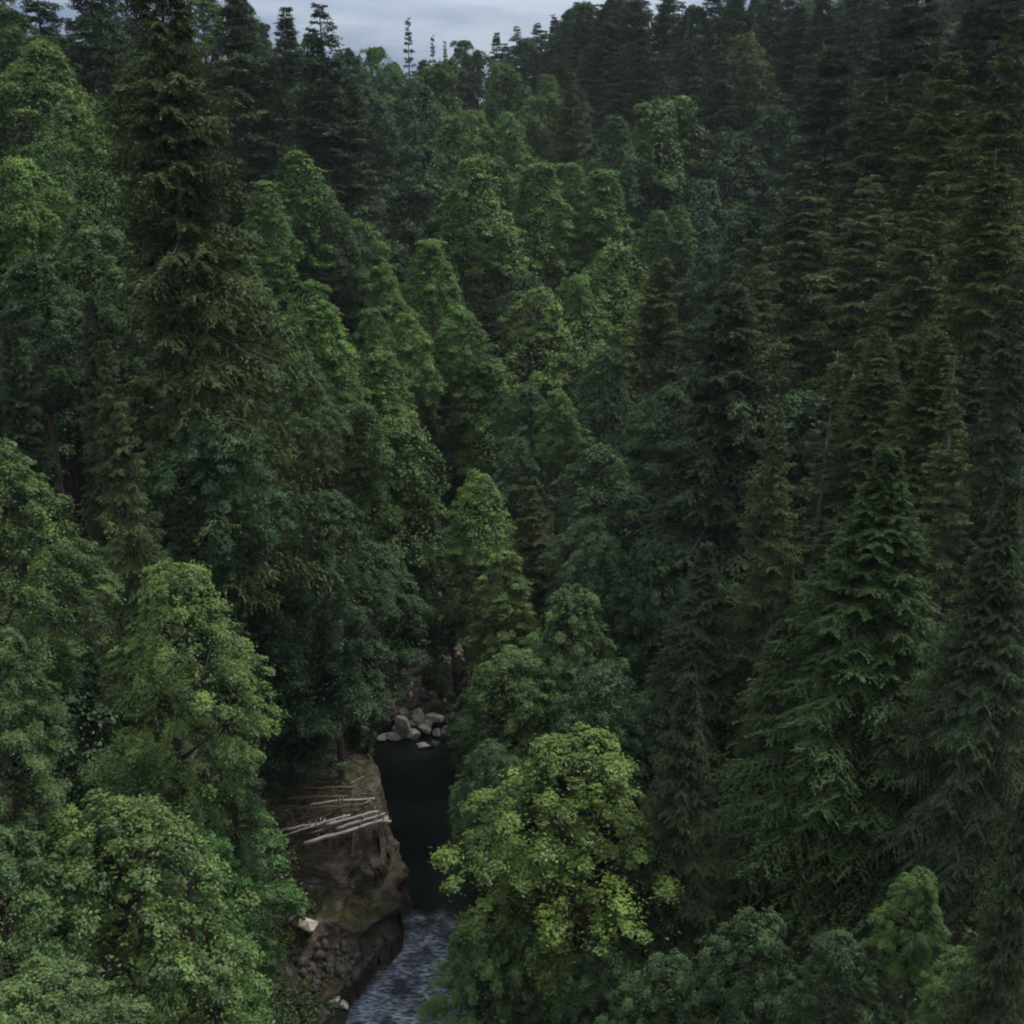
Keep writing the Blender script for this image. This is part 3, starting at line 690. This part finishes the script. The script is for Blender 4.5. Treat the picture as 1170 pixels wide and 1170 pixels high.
# ------------------------------------------------------------------ river
def river_mat():
    m, nt, N, L = newmat('river_water')
    out = N.new('ShaderNodeOutputMaterial'); b = N.new('ShaderNodeBsdfPrincipled')
    b.inputs['Roughness'].default_value = .06; b.inputs['IOR'].default_value = 1.33; b.inputs['Specular IOR Level'].default_value = .6
    tc = N.new('ShaderNodeTexCoord')
    sp = N.new('ShaderNodeSeparateXYZ'); L.new(tc.outputs['Object'], sp.inputs[0])
    fast = N.new('ShaderNodeMapRange'); fast.inputs[1].default_value = 60.5; fast.inputs[2].default_value = 57; fast.interpolation_type = 'SMOOTHSTEP'
    wn = N.new('ShaderNodeTexNoise'); wn.inputs['Scale'].default_value = .8; wn.inputs['Detail'].default_value = 5; L.new(tc.outputs['Object'], wn.inputs['Vector'])
    wa = N.new('ShaderNodeMath'); wa.operation = 'MULTIPLY_ADD'; wa.inputs[1].default_value = 7; wa.inputs[2].default_value = -3.5; L.new(wn.outputs['Fac'], wa.inputs[0])
    wb = N.new('ShaderNodeMath'); wb.operation = 'ADD'; L.new(wa.outputs[0], wb.inputs[0]); L.new(sp.outputs['Y'], wb.inputs[1])
    L.new(wb.outputs[0], fast.inputs[0])
    sr = N.new('ShaderNodeMapRange'); sr.inputs[3].default_value = .2; sr.inputs[4].default_value = .6; L.new(fast.outputs[0], sr.inputs[0]); L.new(sr.outputs[0], b.inputs['Specular IOR Level'])
    mp = N.new('ShaderNodeMapping'); mp.inputs['Scale'].default_value = (1.5, 4.2, 1); mp.inputs['Rotation'].default_value = (0, 0, radians(-14))
    L.new(tc.outputs['Object'], mp.inputs[0])
    n = N.new('ShaderNodeTexNoise'); n.inputs['Scale'].default_value = 1.4; n.inputs['Detail'].default_value = 7; n.inputs['Roughness'].default_value = .72
    L.new(mp.outputs[0], n.inputs['Vector'])
    rp = N.new('ShaderNodeMapRange'); rp.inputs[1].default_value = .40; rp.inputs[2].default_value = .75
    L.new(n.outputs['Fac'], rp.inputs[0])
    lo = N.new('ShaderNodeTexNoise'); lo.inputs['Scale'].default_value = .55; lo.inputs['Detail'].default_value = 4
    L.new(tc.outputs['Object'], lo.inputs['Vector'])
    lm = N.new('ShaderNodeMapRange'); lm.inputs[1].default_value = .38; lm.inputs[2].default_value = .6; lm.inputs[3].default_value = .12; lm.inputs[4].default_value = 1.1; L.new(lo.outputs['Fac'], lm.inputs[0])
    m0 = N.new('ShaderNodeMath'); m0.operation = 'MULTIPLY'; L.new(rp.outputs[0], m0.inputs[0]); L.new(lm.outputs[0], m0.inputs[1])
    ml = N.new('ShaderNodeMath'); ml.operation = 'MULTIPLY'; L.new(m0.outputs[0], ml.inputs[0]); L.new(fast.outputs[0], ml.inputs[1])
    mx = N.new('ShaderNodeMix'); mx.data_type = 'RGBA'; mx.inputs[6].default_value = (.006, .010, .008, 1); mx.inputs[7].default_value = (.50, .60, .78, 1)  # blue-grey of broken water and reflected sky, both painted into the base colour
    L.new(ml.outputs[0], mx.inputs[0]); L.new(mx.outputs[2], b.inputs['Base Color'])
    r2 = N.new('ShaderNodeMapRange'); r2.inputs[3].default_value = .08; r2.inputs[4].default_value = .5; L.new(ml.outputs[0], r2.inputs[0]); L.new(r2.outputs[0], b.inputs['Roughness'])
    n2 = N.new('ShaderNodeTexNoise'); n2.inputs['Scale'].default_value = 3.2; n2.inputs['Detail'].default_value = 5
    L.new(mp.outputs[0], n2.inputs['Vector'])
    bp = N.new('ShaderNodeBump'); bp.inputs['Distance'].default_value = .12
    st = N.new('ShaderNodeMapRange'); st.inputs[3].default_value = .12; st.inputs[4].default_value = .9; L.new(fast.outputs[0], st.inputs[0]); L.new(st.outputs[0], bp.inputs['Strength'])
    L.new(n2.outputs['Fac'], bp.inputs['Height']); L.new(bp.outputs[0], b.inputs['Normal'])
    L.new(b.outputs[0], out.inputs[0])
    return m
ys = np.arange(-60, 128, .22); us = np.linspace(-1, 1, 61)
cx = np.interp(ys, RIV[:, 1], RIV[:, 0])
hw = np.interp(ys, [-60, 50, 60, 80, 90, 128], [5, 5, 4.5, 5.5, 5, 4])
X = cx[:, None] + us[None] * hw[:, None]; Y = ys[:, None] + 0 * X
fastw = np.clip((60.5 - Y) / 3, 0, 1)
Z = -.12 + fbm(X * 1.6, Y * 3.4, 0, 4, 9) * (.008 + .15 * fastw) + np.interp(Y, [60, 83, 86, 128], [0, 0, .25, .6])
tag(mesh_obj('river', np.stack([X, Y, Z], -1).reshape(-1, 3), grid_faces(*X.shape), river_mat(), smooth=True), 'dark river running through the gorge, rippled grey at the near end', 'river', kind='structure')

# ------------------------------------------------------------------ rock outcrop on the left bank
out_poly = np.array([(-30, 46.5), (-15, 48.3), (-11.0, 49.2), (-9.3, 51), (-8.0, 53.6), (-6.9, 56.6), (-6.7, 58.6), (-7.0, 61.2), (-7.9, 63.4), (-10.2, 65.0), (-14, 66), (-30, 68)], float)
def poly_d(x, y, poly):
    best = np.full(x.shape, 1e9); inside = np.zeros(x.shape, bool); n = len(poly)
    for i in range(n):
        a = poly[i]; b = poly[(i + 1) % n]; d = b - a
        t = np.clip(((x - a[0]) * d[0] + (y - a[1]) * d[1]) / (d @ d), 0, 1)
        best = np.minimum(best, np.hypot(x - a[0] - t * d[0], y - a[1] - t * d[1]))
        c = ((a[1] > y) != (b[1] > y)) & (x < (b[0] - a[0]) * (y - a[1]) / (b[1] - a[1] + 1e-12) + a[0])
        inside ^= c
    return np.where(inside, best, -best)
gx = np.arange(-24, -5.6, .11); gy = np.arange(46.5, 67, .11)
X, Y = np.meshgrid(gx, gy, indexing='ij')
wx = X + .7 * fbm(X * .7, Y * .7, 1, 4, 21); wy = Y + .7 * fbm(X * .7, Y * .7, 5, 4, 22)
d = poly_d(wx, wy, out_poly); d = d * np.where(d > 0, 1 + 1.1 * np.clip((wy - 56.2) / 1.2, 0, 1), 1)
near = np.clip((57.2 - wy + (X + 12) * .12) / 1.5, 0, 1)                          # 1 on the side facing the camera
steep = np.interp(d, [-1, 0, .25, .8, 1.3, 1.8, 2.1, 2.7, 3.3, 9], [-2, -.5, 1.6, 3.2, 3.9, 4.4, 5.4, 7.3, 7.9, 8.4])
dn = np.interp(wy, [48, 50, 52, 54.3, 55.4, 56.3], [0, .8, 2.2, 3.9, 5.3, 6.6])
z = np.minimum(steep, np.where(wy < 56.3, dn + np.clip(-9 - X, 0, 8) * .22, 99))
ter = np.clip((Y - 56.3) / 6.5, 0, 1)
stepn = ter * 8 + fbm(X * .25, Y * .8, 2, 3, 31) * .9
stair = np.floor(stepn) + np.clip((stepn - np.floor(stepn)) * 3.2 - 1.2, 0, 1)
z = z + np.where(z > 7, stair * .34, 0) 
z = z - .9 * np.clip((X + 10.2) / 3, 0, 1) ** 2 * (z > 6) + .75 * fbm(X * .7, Y * .7, z * .8, 5, 40) + .34 * np.abs(fbm(X * 1.9, Y * 1.9, z * 2, 5, 41))
z = np.where(d < -.3, -2.5, z)
hx = X + .5 * fbm(z * 1.1, Y * .5, X * .2, 4, 50) * np.clip(z / 2, 0, 1) + .28 * np.sin(z * 3.3 + Y * .4) * (z > .5) * (z < 7.6)
hy = Y - .45 * np.abs(fbm(X * .5, z * 1.3, 3, 4, 51)) * (z > .3) + .2 * np.sin(z * 2.9 + X * .6) * (z < 7.6)
oc = mesh_obj('rock_outcrop', np.stack([hx, hy, z], -1).reshape(-1, 3), grid_faces(*X.shape), M_ROCK, smooth=True)
tag(oc, 'layered brown rock outcrop jutting into the river from the left bank', 'rock outcrop')

fill()
# boulders
def boulder(px, py, z, sx, sy, sz, mat, label, seed, rot=0, group=None):
    import bmesh
    bm = bmesh.new(); bmesh.ops.create_icosphere(bm, subdivisions=4, radius=1)
    g = np.array([v.co[:] for v in bm.verts])
    f = np.array([[v.index for v in q.verts] for q in bm.faces]); bm.free()
    r = 1 + .32 * fbm(g[:, 0] * 1.3 + seed, g[:, 1] * 1.3, g[:, 2] * 1.3, 4, seed)
    # planar facets
    rr = np.random.default_rng(seed)
    V = g * r[:, None]
    for _ in range(16):
        n = unit(rr.normal(0, 1, 3)[None])[0]; c = rr.uniform(.42, .78)
        dd = V @ n; V = V - np.where(dd > c, dd - c, 0)[:, None] * n
    V = V * (1 + .05 * fbm(g[:, 0] * 5, g[:, 1] * 5, g[:, 2] * 5, 3, seed))[:, None] * np.array([sx, sy, sz]) * 1.25
    P = at_z(px, py, z)
    o = mesh_obj('boulder', V, f, mat); o.location = P; o.rotation_euler = (rr.normal(0, .15), rr.normal(0, .15), rot)
    return tag(o, label, 'boulder', group)
BL = [(459, 829, 1.0, .85, .8, 1.15, 0, 'tall cream boulder at the left end of the rock pile in the river'),
      (480, 817, 1.5, .8, .6, .6, 0, 'bright pale boulder on top of the rock pile'),
      (484, 830, .6, .8, .6, .6, 0, 'cream boulder below the bright one in the rock pile'),
      (497, 819, 1.3, 1.15, .5, .35, 0, 'long flat pale slab at the right of the rock pile'),
      (472, 838, .3, .8, .5, .5, 0, 'low buff boulder at the water in front of the rock pile'),
      (447, 841, .15, 1.0, .45, .28, 0, 'flat pale stone in the water left of the rock pile'),
      (437, 843, .1, .5, .4, .28, 0, 'small pale stone farthest left in the dark water'),
      (427, 840, .1, .5, .4, .3, 1, 'small dull stone beside the left bank'),
      (483, 851, .1, .75, .4, .3, 0, 'flat pale stone alone in the dark water below the rock pile'),
      (497, 850, .05, .4, .4, .35, 1, 'small dark stone right of the lone flat pale stone'),
      (500, 836, .3, .45, .4, .35, 0, 'small white stone beside the foaming water'),
      (488, 808, 1.8, 1.0, .7, .7, 1, 'dark wet boulder behind the rock pile'),
      (503, 808, 1.8, .9, .7, .8, 1, 'dark grey boulder above the flat pale slab'),
      (470, 806, 2.0, .9, .7, .6, 1, 'brown boulder at the foot of the gravel bank'),
      (383, 1143, .8, .45, .4, .35, 0, 'small white stone at the foot of the outcrop, in the rubble by the rapids'),
      (392, 1148, .5, .3, .3, .25, 0, 'smallest white stone in the rubble by the rapids'),
      (372, 1160, .9, .5, .4, .4, 1, 'dull grey stone at the bottom edge of the rubble by the rapids'),
      (463, 812, 1.6, .55, .4, .4, 0, 'pale block just above the tall cream boulder'),
      (491, 826, .9, .5, .4, .35, 0, 'small pale block under the flat pale slab'),
      (474, 826, .9, .5, .4, .45, 0, 'upright buff block between the cream boulders'),
      (466, 800, 2.4, .6, .4, .4, 1, 'dull brown block on the lower gravel bank'),
      (484, 797, 2.6, .6, .4, .4, 1, 'grey brown block halfway up the gravel bank'),
      (452, 833, .4, .4, .35, .3, 0, 'small cream stone touching the tall cream boulder'),
      (381, 1127, 1.2, .3, .3, .25, 0, 'white stone uppermost in the rubble by the rapids'),
      (349, 1056, 4.2, .75, .4, .45, 0, 'oblong white rock lying on the mossy slope of the outcrop'),
      (330, 1048, 4.6, .55, .4, .4, 1, 'grey rock beside the oblong white rock on the mossy slope'),
]
for i, (px, py, z, a, b, c, dk, lab) in enumerate(BL):
    boulder(px, py, z, a, b, c, M_BOULDER_D if dk else M_BOULDER, lab, 60 + i, rot=(0.0 if a > b * 1.4 else i * 1.3) + (radians(-35) if 'oblong' in lab else 0))

# gravel bank of many stones behind the boulders
def stones(name, pts, sizes, mat, seed):
    r = np.random.default_rng(seed)
    base = np.array([(1, 0, 0), (-1, 0, 0), (0, 1, 0), (0, -1, 0), (0, 0, 1), (0, 0, -1)], float)
    fc = np.array([(0, 2, 4), (2, 1, 4), (1, 3, 4), (3, 0, 4), (2, 0, 5), (1, 2, 5), (3, 1, 5), (0, 3, 5)])
    n = len(pts); V = base[None] * sizes[:, None, None] * r.uniform(.5, 1.3, (n, 1, 3)) + r.normal(0, .14, (n, 6, 3)) * sizes[:, None, None]
    a = r.random(n) * 6.28; c, s = np.cos(a)[:, None], np.sin(a)[:, None]
    V = np.stack([V[..., 0] * c - V[..., 1] * s, V[..., 0] * s + V[..., 1] * c, V[..., 2]], -1) + pts[:, None]
    f = (fc[None] + 6 * np.arange(n)[:, None, None]).reshape(-1, 3)
    return mesh_obj(name, V.reshape(-1, 3), f, mat)
bank = np.array([(-11.5, 85.5), (-5.5, 85), (-4.2, 92), (-6, 103), (-10, 104), (-12, 95)], float)
gx = np.arange(-14, -2, .25); gy = np.arange(83, 106, .25)
X, Y = np.meshgrid(gx, gy, indexing='ij')
d = poly_d(X + .5 * fbm(X, Y, 0, 3, 70), Y, bank)
Z = np.clip(d, -1, 2.0) * .6 + np.clip(Y - 86, 0, 20) * .14 + .5 * fbm(X * .8, Y * .8, 0, 4, 71) 
Z = np.where(d < -.5, -2, Z)
tag(mesh_obj('gravel_bank', np.stack([X, Y, Z], -1).reshape(-1, 3), grid_faces(*X.shape), M_GRAVEL, smooth=True), 'tan gravel bank behind the pile of pale boulders', 'gravel bank', kind='structure')
r = np.random.default_rng(5); n = 2600
sx = r.uniform(-12, -4, n); sy = r.uniform(84, 104, n)
dd = poly_d(sx, sy, bank); m = dd > -.3; sx, sy, dd = sx[m], sy[m], dd[m]
sz = np.clip(dd, -1, 2.0) * .6 + np.clip(sy - 86, 0, 20) * .14 + .5 * fbm(sx * .8, sy * .8, 0, 4, 71)
tag(stones('gravel', np.stack([sx, sy, sz], -1), r.uniform(.08, .32, len(sx)) , M_GRAVEL, 6), 'loose stones on the bank behind the boulders', 'gravel', kind='stuff')
r2 = np.random.default_rng(15); kx = r2.choice(len(sx), 420, replace=False)
kx = kx[sy[kx] < 96]
tag(stones('pale_stones', np.stack([sx, sy, sz + .1], -1)[kx], r2.uniform(.12, .36, len(kx)), M_BOULDER, 16), 'scattered small pale stones on the gravel bank', 'gravel', kind='stuff')
n = 1500
sx = r.uniform(-16, -7.5, n); sy = r.uniform(48.5, 54.5, n)
from mathutils import Vector
from mathutils.bvhtree import BVHTree
bv = BVHTree.FromPolygons([v.co for v in oc.data.vertices], [tuple(p.vertices) for p in oc.data.polygons])
def on_rock(x, y):
    h = bv.ray_cast(Vector((x, y, 30)), Vector((0, 0, -1)))
    return h[0].z if h[0] is not None else -9
zz = np.array([on_rock(a, b) for a, b in zip(sx, sy)]); m = (zz > -.4) & (zz < 3.2)
tag(stones('rubble', np.stack([sx[m], sy[m], zz[m]], -1), np.clip(r.exponential(.11, m.sum()), .03, .5), M_BOULDER_D, 8), 'broken grey stones where the outcrop meets the rapids', 'rubble', kind='stuff')

# logs stranded on the outcrop
def log(name, p1, p2, r1, r2, mat, label, stub=True, seed=0):
    p1 = np.array(p1); p2 = np.array(p2); rr = np.random.default_rng(seed)
    mid = (p1 + p2) / 2; L = np.linalg.norm(p2 - p1)
    pts = []; rad = []
    ax_ = (p2 - p1) / L
    for i in range(9):
        t = i / 8
        pts.append(np.array([t * L - L / 2, rr.normal(0, .028), rr.normal(0, .02)])); rad.append((r1 + (r2 - r1) * t) * rr.uniform(.92, 1.08))
    mb = MB(); mb.tube(pts, rad, 9)
    if stub:
        for _ in range(2):
            t = rr.uniform(-.4, .45) * L; a = rr.uniform(.2, 2.9)
            mb.tube([(t, 0, 0), (t + .12, cos(a) * .35, sin(a) * .35)], [.05, .025], 5)
    me = mb.mesh(name, mat)
    o = bpy.data.objects.new(name, me); COL.objects.link(o)
    o.location = mid; o.rotation_euler = Vector(ax_).to_track_quat('X', 'Z').to_euler()
    tag(o, label, 'log')
for i, (a, b, za, zb, r1, r2, mt, lab) in enumerate([
    ((348, 964), (444, 935), 8.0, 8.9, .13, .09, M_LOG, 'long pale bare log nearest the edge of the outcrop, overhanging the water'),
    ((372, 943), (432, 926), 8.8, 9.3, .09, .06, M_LOG, 'shorter pinkish log behind the long pale log on the outcrop'),
    ((352, 953), (436, 931), 8.3, 9.1, .10, .08, M_LOG_RED, 'red brown log tucked between the two pale logs'),
    ((322, 948), (384, 938), 8.5, 8.9, .09, .06, M_LOG, 'thin grey pole at the left end of the log jam'),
    ((330, 912), (398, 909), 9.8, 9.9, .08, .06, M_LOG_RED, 'brown log lying along the back ledge of the outcrop'),
    ((340, 925), (412, 919), 9.3, 9.6, .08, .06, M_LOG_RED, 'slim dark log on the middle ledge of the outcrop'),
    ((326, 955), (400, 930), 8.3, 9.2, .07, .05, M_LOG, 'slender pale pole crossing the grey pole at the left of the log jam'),
    ((384, 947), (440, 929), 8.6, 9.2, .09, .06, M_LOG, 'thin pale log lying on the red brown log'),
    ((355, 918), (428, 912), 9.6, 9.8, .07, .05, M_LOG, 'thin bleached pole on the ledge behind the log jam'),
    ((345, 901), (405, 899), 10.2, 10.2, .08, .06, M_LOG_RED, 'highest brown log on the back of the outcrop'),
    ((424, 938), (447, 938), 8.7, 8.8, .09, .09, M_LOG, 'stubby pale log end pointing out over the river')]):
    log('fallen_log', at_z(*a, za), at_z(*b, zb), r1, r2, mt, lab, seed=i)

# driftwood litter on the terrace
rd = np.random.default_rng(33); mb = MB()
for _ in range(230):
    px_ = rd.uniform(-15.5, -8.2); py_ = rd.uniform(55.2, 62.5); z_ = on_rock(px_, py_)
    if z_ < 6.5: continue
    a_ = rd.normal(.12, .5); l_ = rd.uniform(.3, 1.9) / 2; r_ = rd.uniform(.014, .038)
    e1 = (px_ - cos(a_) * l_, py_ - sin(a_) * l_); e2 = (px_ + cos(a_) * l_, py_ + sin(a_) * l_)
    z1, z2 = on_rock(*e1), on_rock(*e2)
    if z1 < 6 or z2 < 6: continue
    zc = max((z1 + z2) / 2, z_) + .05
    k_ = (z2 - z1) / 2 * .6
    mb.tube([(e1[0], e1[1], zc - k_), (px_, py_, zc + .01), (e2[0], e2[1], zc + k_)], [r_, r_ * .9, r_ * .6], 5)
o = bpy.data.objects.new('driftwood_debris', mb.mesh('driftwood_debris', noise_mat('driftwood', [(.07, .055, .042), (.17, .14, .115), (.32, .28, .24)], scale=1.2, bscale=5))); COL.objects.link(o)
tag(o, 'litter of broken sticks strewn over the top of the outcrop', 'driftwood', kind='stuff')

# foam where the river tumbles beside the boulders
P = at_z(513, 832, .25)
gx = np.linspace(-1.1, 1.1, 60); gy = np.linspace(-.9, .9, 50)
X, Y = np.meshgrid(gx, gy, indexing='ij')
Z = .3 * np.exp(-(X ** 2 + Y ** 2) * 2) + .5 * fbm(X * 2.2, Y * 2.2, 0, 5, 80) - .14 - 1.2 * np.clip(np.hypot(X, Y * 1.2) - .55, 0, 1)
M_FOAM = noise_mat('foam', [(.35, .42, .40), (.7, .75, .73)], scale=5, bscale=9, rough=.5)
fo = mesh_obj('white_water', np.stack([X, Y, Z], -1).reshape(-1, 3), grid_faces(60, 50), M_FOAM, smooth=True); fo.location = P
tag(fo, 'patch of white foaming water right of the boulders', 'white water', kind='stuff')

# ------------------------------------------------------------------ understorey
r = np.random.default_rng(11)
def understorey(name, n, box, lab, ll, seed, hmax=1.6, clump=.12, dmin=3.6):
    r = np.random.default_rng(seed)
    nc = int(n * clump / 6) + 1
    x = r.uniform(box[0], box[1], nc); y = r.uniform(box[2], box[3], nc)
    d, _ = river_d(x, y); m = d > dmin
    od = poly_d(x, y, out_poly); m &= ~((od > .5) & (x > -13.5)) & (poly_d(x, y, bank) < .3)
    x, y = x[m], y[m]; nc = len(x)
    k = int(n / nc); hh = r.uniform(.3, 1, nc) ** 2 * hmax + .2; cr = hh * r.uniform(.6, 1.1, nc)
    dv = unit(r.normal(0, 1, (nc, k, 3)) + [0, 0, .5])
    P = dv * (cr[:, None] * r.random((nc, k)) ** .4)[..., None]
    P[..., 0] += x[:, None]; P[..., 1] += y[:, None]; P[..., 2] = np.abs(P[..., 2]) * (hh / cr)[:, None] + T(x, y)[:, None]
    nn = dv + [0, 0, .8] + r.normal(0, .4, (nc, k, 3)); D = np.cross(nn, r.normal(0, 1, (nc, k, 3)))
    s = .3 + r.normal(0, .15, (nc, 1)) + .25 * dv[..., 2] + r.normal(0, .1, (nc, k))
    me = leaf_mesh(name, P.reshape(-1, 3), D.reshape(-1, 3), nn.reshape(-1, 3), ll * r.uniform(.6, 1.3, nc * k), ll * .5 * r.uniform(.6, 1.3, nc * k), np.maximum(s, .12).ravel(), M_UNDER)
    o = bpy.data.objects.new(name, me); COL.objects.link(o)
    return tag(o, lab, 'undergrowth', kind='stuff')
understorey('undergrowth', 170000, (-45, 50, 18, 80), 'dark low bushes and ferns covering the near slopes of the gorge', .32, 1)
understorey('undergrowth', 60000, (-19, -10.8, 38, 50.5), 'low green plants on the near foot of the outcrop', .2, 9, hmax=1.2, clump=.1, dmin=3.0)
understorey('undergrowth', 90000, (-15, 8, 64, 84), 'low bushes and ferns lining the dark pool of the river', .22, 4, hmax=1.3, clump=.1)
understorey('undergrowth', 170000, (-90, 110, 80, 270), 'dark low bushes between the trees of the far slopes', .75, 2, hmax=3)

# moss, grass tufts and small plants on the outcrop
n = 5200; r = np.random.default_rng(12)
x = r.uniform(-20, -8.2, n); y = r.uniform(48.5, 64, n)
zz = np.array([on_rock(a, b) for a, b in zip(x, y)])
dens = fbm(x * .45, y * .45, 0, 3, 90) + np.clip((-10.5 - x) * .2, -.6, .8) + np.where(zz > 7, -.35, .1)
m = (zz > 1.2) & (dens > .02)
x, y, zz = x[m], y[m], zz[m]; n = len(x); k = 14
D = r.normal(0, .6, (n, k, 3)) + [0, 0, .55]
P = np.stack([x, y, zz], -1)[:, None] + r.normal(0, .12, (n, k, 3)) * [1, 1, .2]
nn = r.normal(0, 1, (n, k, 3)) + [0, -.3, .6]
s = .45 + r.normal(0, .25, (n, 1)) + r.normal(0, .12, (n, k)); s = np.where(r.random((n, 1)) < .22, .02, np.maximum(s, .1))
me = leaf_mesh('moss', P.reshape(-1, 3), D.reshape(-1, 3), nn.reshape(-1, 3), .26 * r.uniform(.5, 1.4, n * k), .08, s.ravel(), foliage_mat('moss_and_grass', (.026, .034, .012), (.085, .095, .03), brown=(.09, .055, .022), trans=.2, spec=.02))
o = bpy.data.objects.new('moss', me); COL.objects.link(o)
tag(o, 'moss and tufted grass growing over the outcrop', 'moss', kind='stuff')

# ------------------------------------------------------------------ dead branches
def deadbush(loc, h, label, seed, n=40):
    rr = np.random.default_rng(seed); mb = MB()
    def grow(p, d, L, r, dep):
        d = d / np.linalg.norm(d); q = p + d * L * .5 + rr.normal(0, .05 * L, 3); e = p + d * L + rr.normal(0, .08 * L, 3)
        mb.tube([p, q, e], [r, r * .8, r * .55], 4)
        if dep:
            for _ in range(rr.integers(2, 5)):
                grow(e if rr.random() < .6 else q, d + rr.normal(0, .55, 3), L * rr.uniform(.55, .85), r * .55, dep - 1)
    for _ in range(6): grow(np.array([rr.normal(0, .3), rr.normal(0, .3), -.3]), np.array([rr.normal(0, .35), rr.normal(0, .35), 1.]), h * .33, .07, 4)
    o = bpy.data.objects.new('dead_bush', mb.mesh('dead_bush', M_TWIG)); COL.objects.link(o); o.location = loc
    return tag(o, label, 'dead bush')
P = at_depth(712, 1150, 47)
deadbush((P[0], P[1], P[2]), P[2] * 0 + 4.5, 'bare pinkish brown dead bush under the yellow green maple', 3)

# ------------------------------------------------------------------ sky and light
w = bpy.data.worlds.new('World'); scene.world = w; w.use_nodes = True
N = w.node_tree.nodes; L = w.node_tree.links; N.clear()
SUN_EL, SUN_AZ = radians(58), radians(60)     # azimuth clockwise from +Y
out = N.new('ShaderNodeOutputWorld'); bg = N.new('ShaderNodeBackground'); bg.inputs[1].default_value = .1
sky = N.new('ShaderNodeTexSky'); sky.sky_type = 'NISHITA'; sky.sun_disc = False; sky.sun_elevation = SUN_EL; sky.sun_rotation = SUN_AZ
tc = N.new('ShaderNodeTexCoord'); mp = N.new('ShaderNodeMapping'); mp.inputs['Scale'].default_value = (2.2, 2.2, 13)
mp.inputs['Rotation'].default_value = (radians(3), radians(-5), 0)
L.new(tc.outputs['Generated'], mp.inputs[0])
n = N.new('ShaderNodeTexNoise'); n.inputs['Scale'].default_value = 2.2; n.inputs['Detail'].default_value = 6; n.inputs['Roughness'].default_value = .5
L.new(mp.outputs[0], n.inputs['Vector'])
rp = N.new('ShaderNodeValToRGB'); e = rp.color_ramp.elements
e[0].position = .38; e[0].color = (2.1 / 8, 2.7 / 8, 4.2 / 8, 1); e[1].position = .64; e[1].color = (4.9 / 8, 5.6 / 8, 6.6 / 8, 1)
L.new(n.outputs['Fac'], rp.inputs[0])
sp = N.new('ShaderNodeSeparateXYZ'); L.new(tc.outputs['Generated'], sp.inputs[0])
mr = N.new('ShaderNodeMapRange'); mr.inputs[1].default_value = .1; mr.inputs[2].default_value = 1; mr.inputs[3].default_value = 8.; mr.inputs[4].default_value = 38.
L.new(sp.outputs['Z'], mr.inputs[0])
nz = N.new('ShaderNodeMapRange'); nz.inputs[1].default_value = .25; nz.inputs[2].default_value = .6; L.new(sp.outputs['Z'], nz.inputs[0])
nm_ = N.new('ShaderNodeMix'); nm_.data_type = 'RGBA'; nm_.blend_type = 'MULTIPLY'; nm_.inputs[7].default_value = (1.22, 1.05, .84, 1)
L.new(nz.outputs[0], nm_.inputs[0]); L.new(rp.outputs[0], nm_.inputs[6])
sc = N.new('ShaderNodeVectorMath'); sc.operation = 'SCALE'; L.new(nm_.outputs[2], sc.inputs[0]); L.new(mr.outputs[0], sc.inputs['Scale'])
mx = N.new('ShaderNodeMix'); mx.data_type = 'RGBA'; mx.inputs[0].default_value = .88
L.new(sky.outputs[0], mx.inputs[6]); L.new(sc.outputs[0], mx.inputs[7])
L.new(mx.outputs[2], bg.inputs[0]); L.new(bg.outputs[0], out.inputs[0])
sun = bpy.data.objects.new('sun', bpy.data.lights.new('sun', 'SUN')); COL.objects.link(sun)
sun.data.energy = 2.8; sun.data.angle = radians(11); sun.data.color = (1, .96, .9)
dv = Vector((sin(SUN_AZ) * cos(SUN_EL), cos(SUN_AZ) * cos(SUN_EL), sin(SUN_EL)))
sun.rotation_euler = dv.to_track_quat('Z', 'Y').to_euler()

import bmesh
bm = bmesh.new(); bmesh.ops.create_cube(bm, size=1)
hm = bpy.data.meshes.new('haze'); bm.to_mesh(hm); bm.free()
m, nt, N_, L_ = newmat('haze'); o_ = N_.new('ShaderNodeOutputMaterial'); vs = N_.new('ShaderNodeVolumeScatter')
vs.inputs['Color'].default_value = (.82, .92, 1, 1); vs.inputs['Density'].default_value = HAZE; vs.inputs['Anisotropy'].default_value = .2
L_.new(vs.outputs[0], o_.inputs['Volume']); hm.materials.append(m)
hz = bpy.data.objects.new('haze', hm); COL.objects.link(hz); hz.location = (0, 200, 60); hz.scale = (900, 900, 190)
tag(hz, 'thin damp haze hanging in the valley', 'haze', kind='stuff')
scene.view_settings.view_transform = 'Standard'; scene.view_settings.look = 'None'
scene.view_settings.exposure = 0; scene.view_settings.gamma = 1
scene.render.engine = 'CYCLES'
cy = scene.cycles
cy.max_bounces = 4; cy.diffuse_bounces = 2; cy.glossy_bounces = 2; cy.transmission_bounces = 2; cy.transparent_max_bounces = 4
cy.use_denoising = True; cy.use_adaptive_sampling = True; cy.adaptive_threshold = .02
cy.filter_width = 2.0
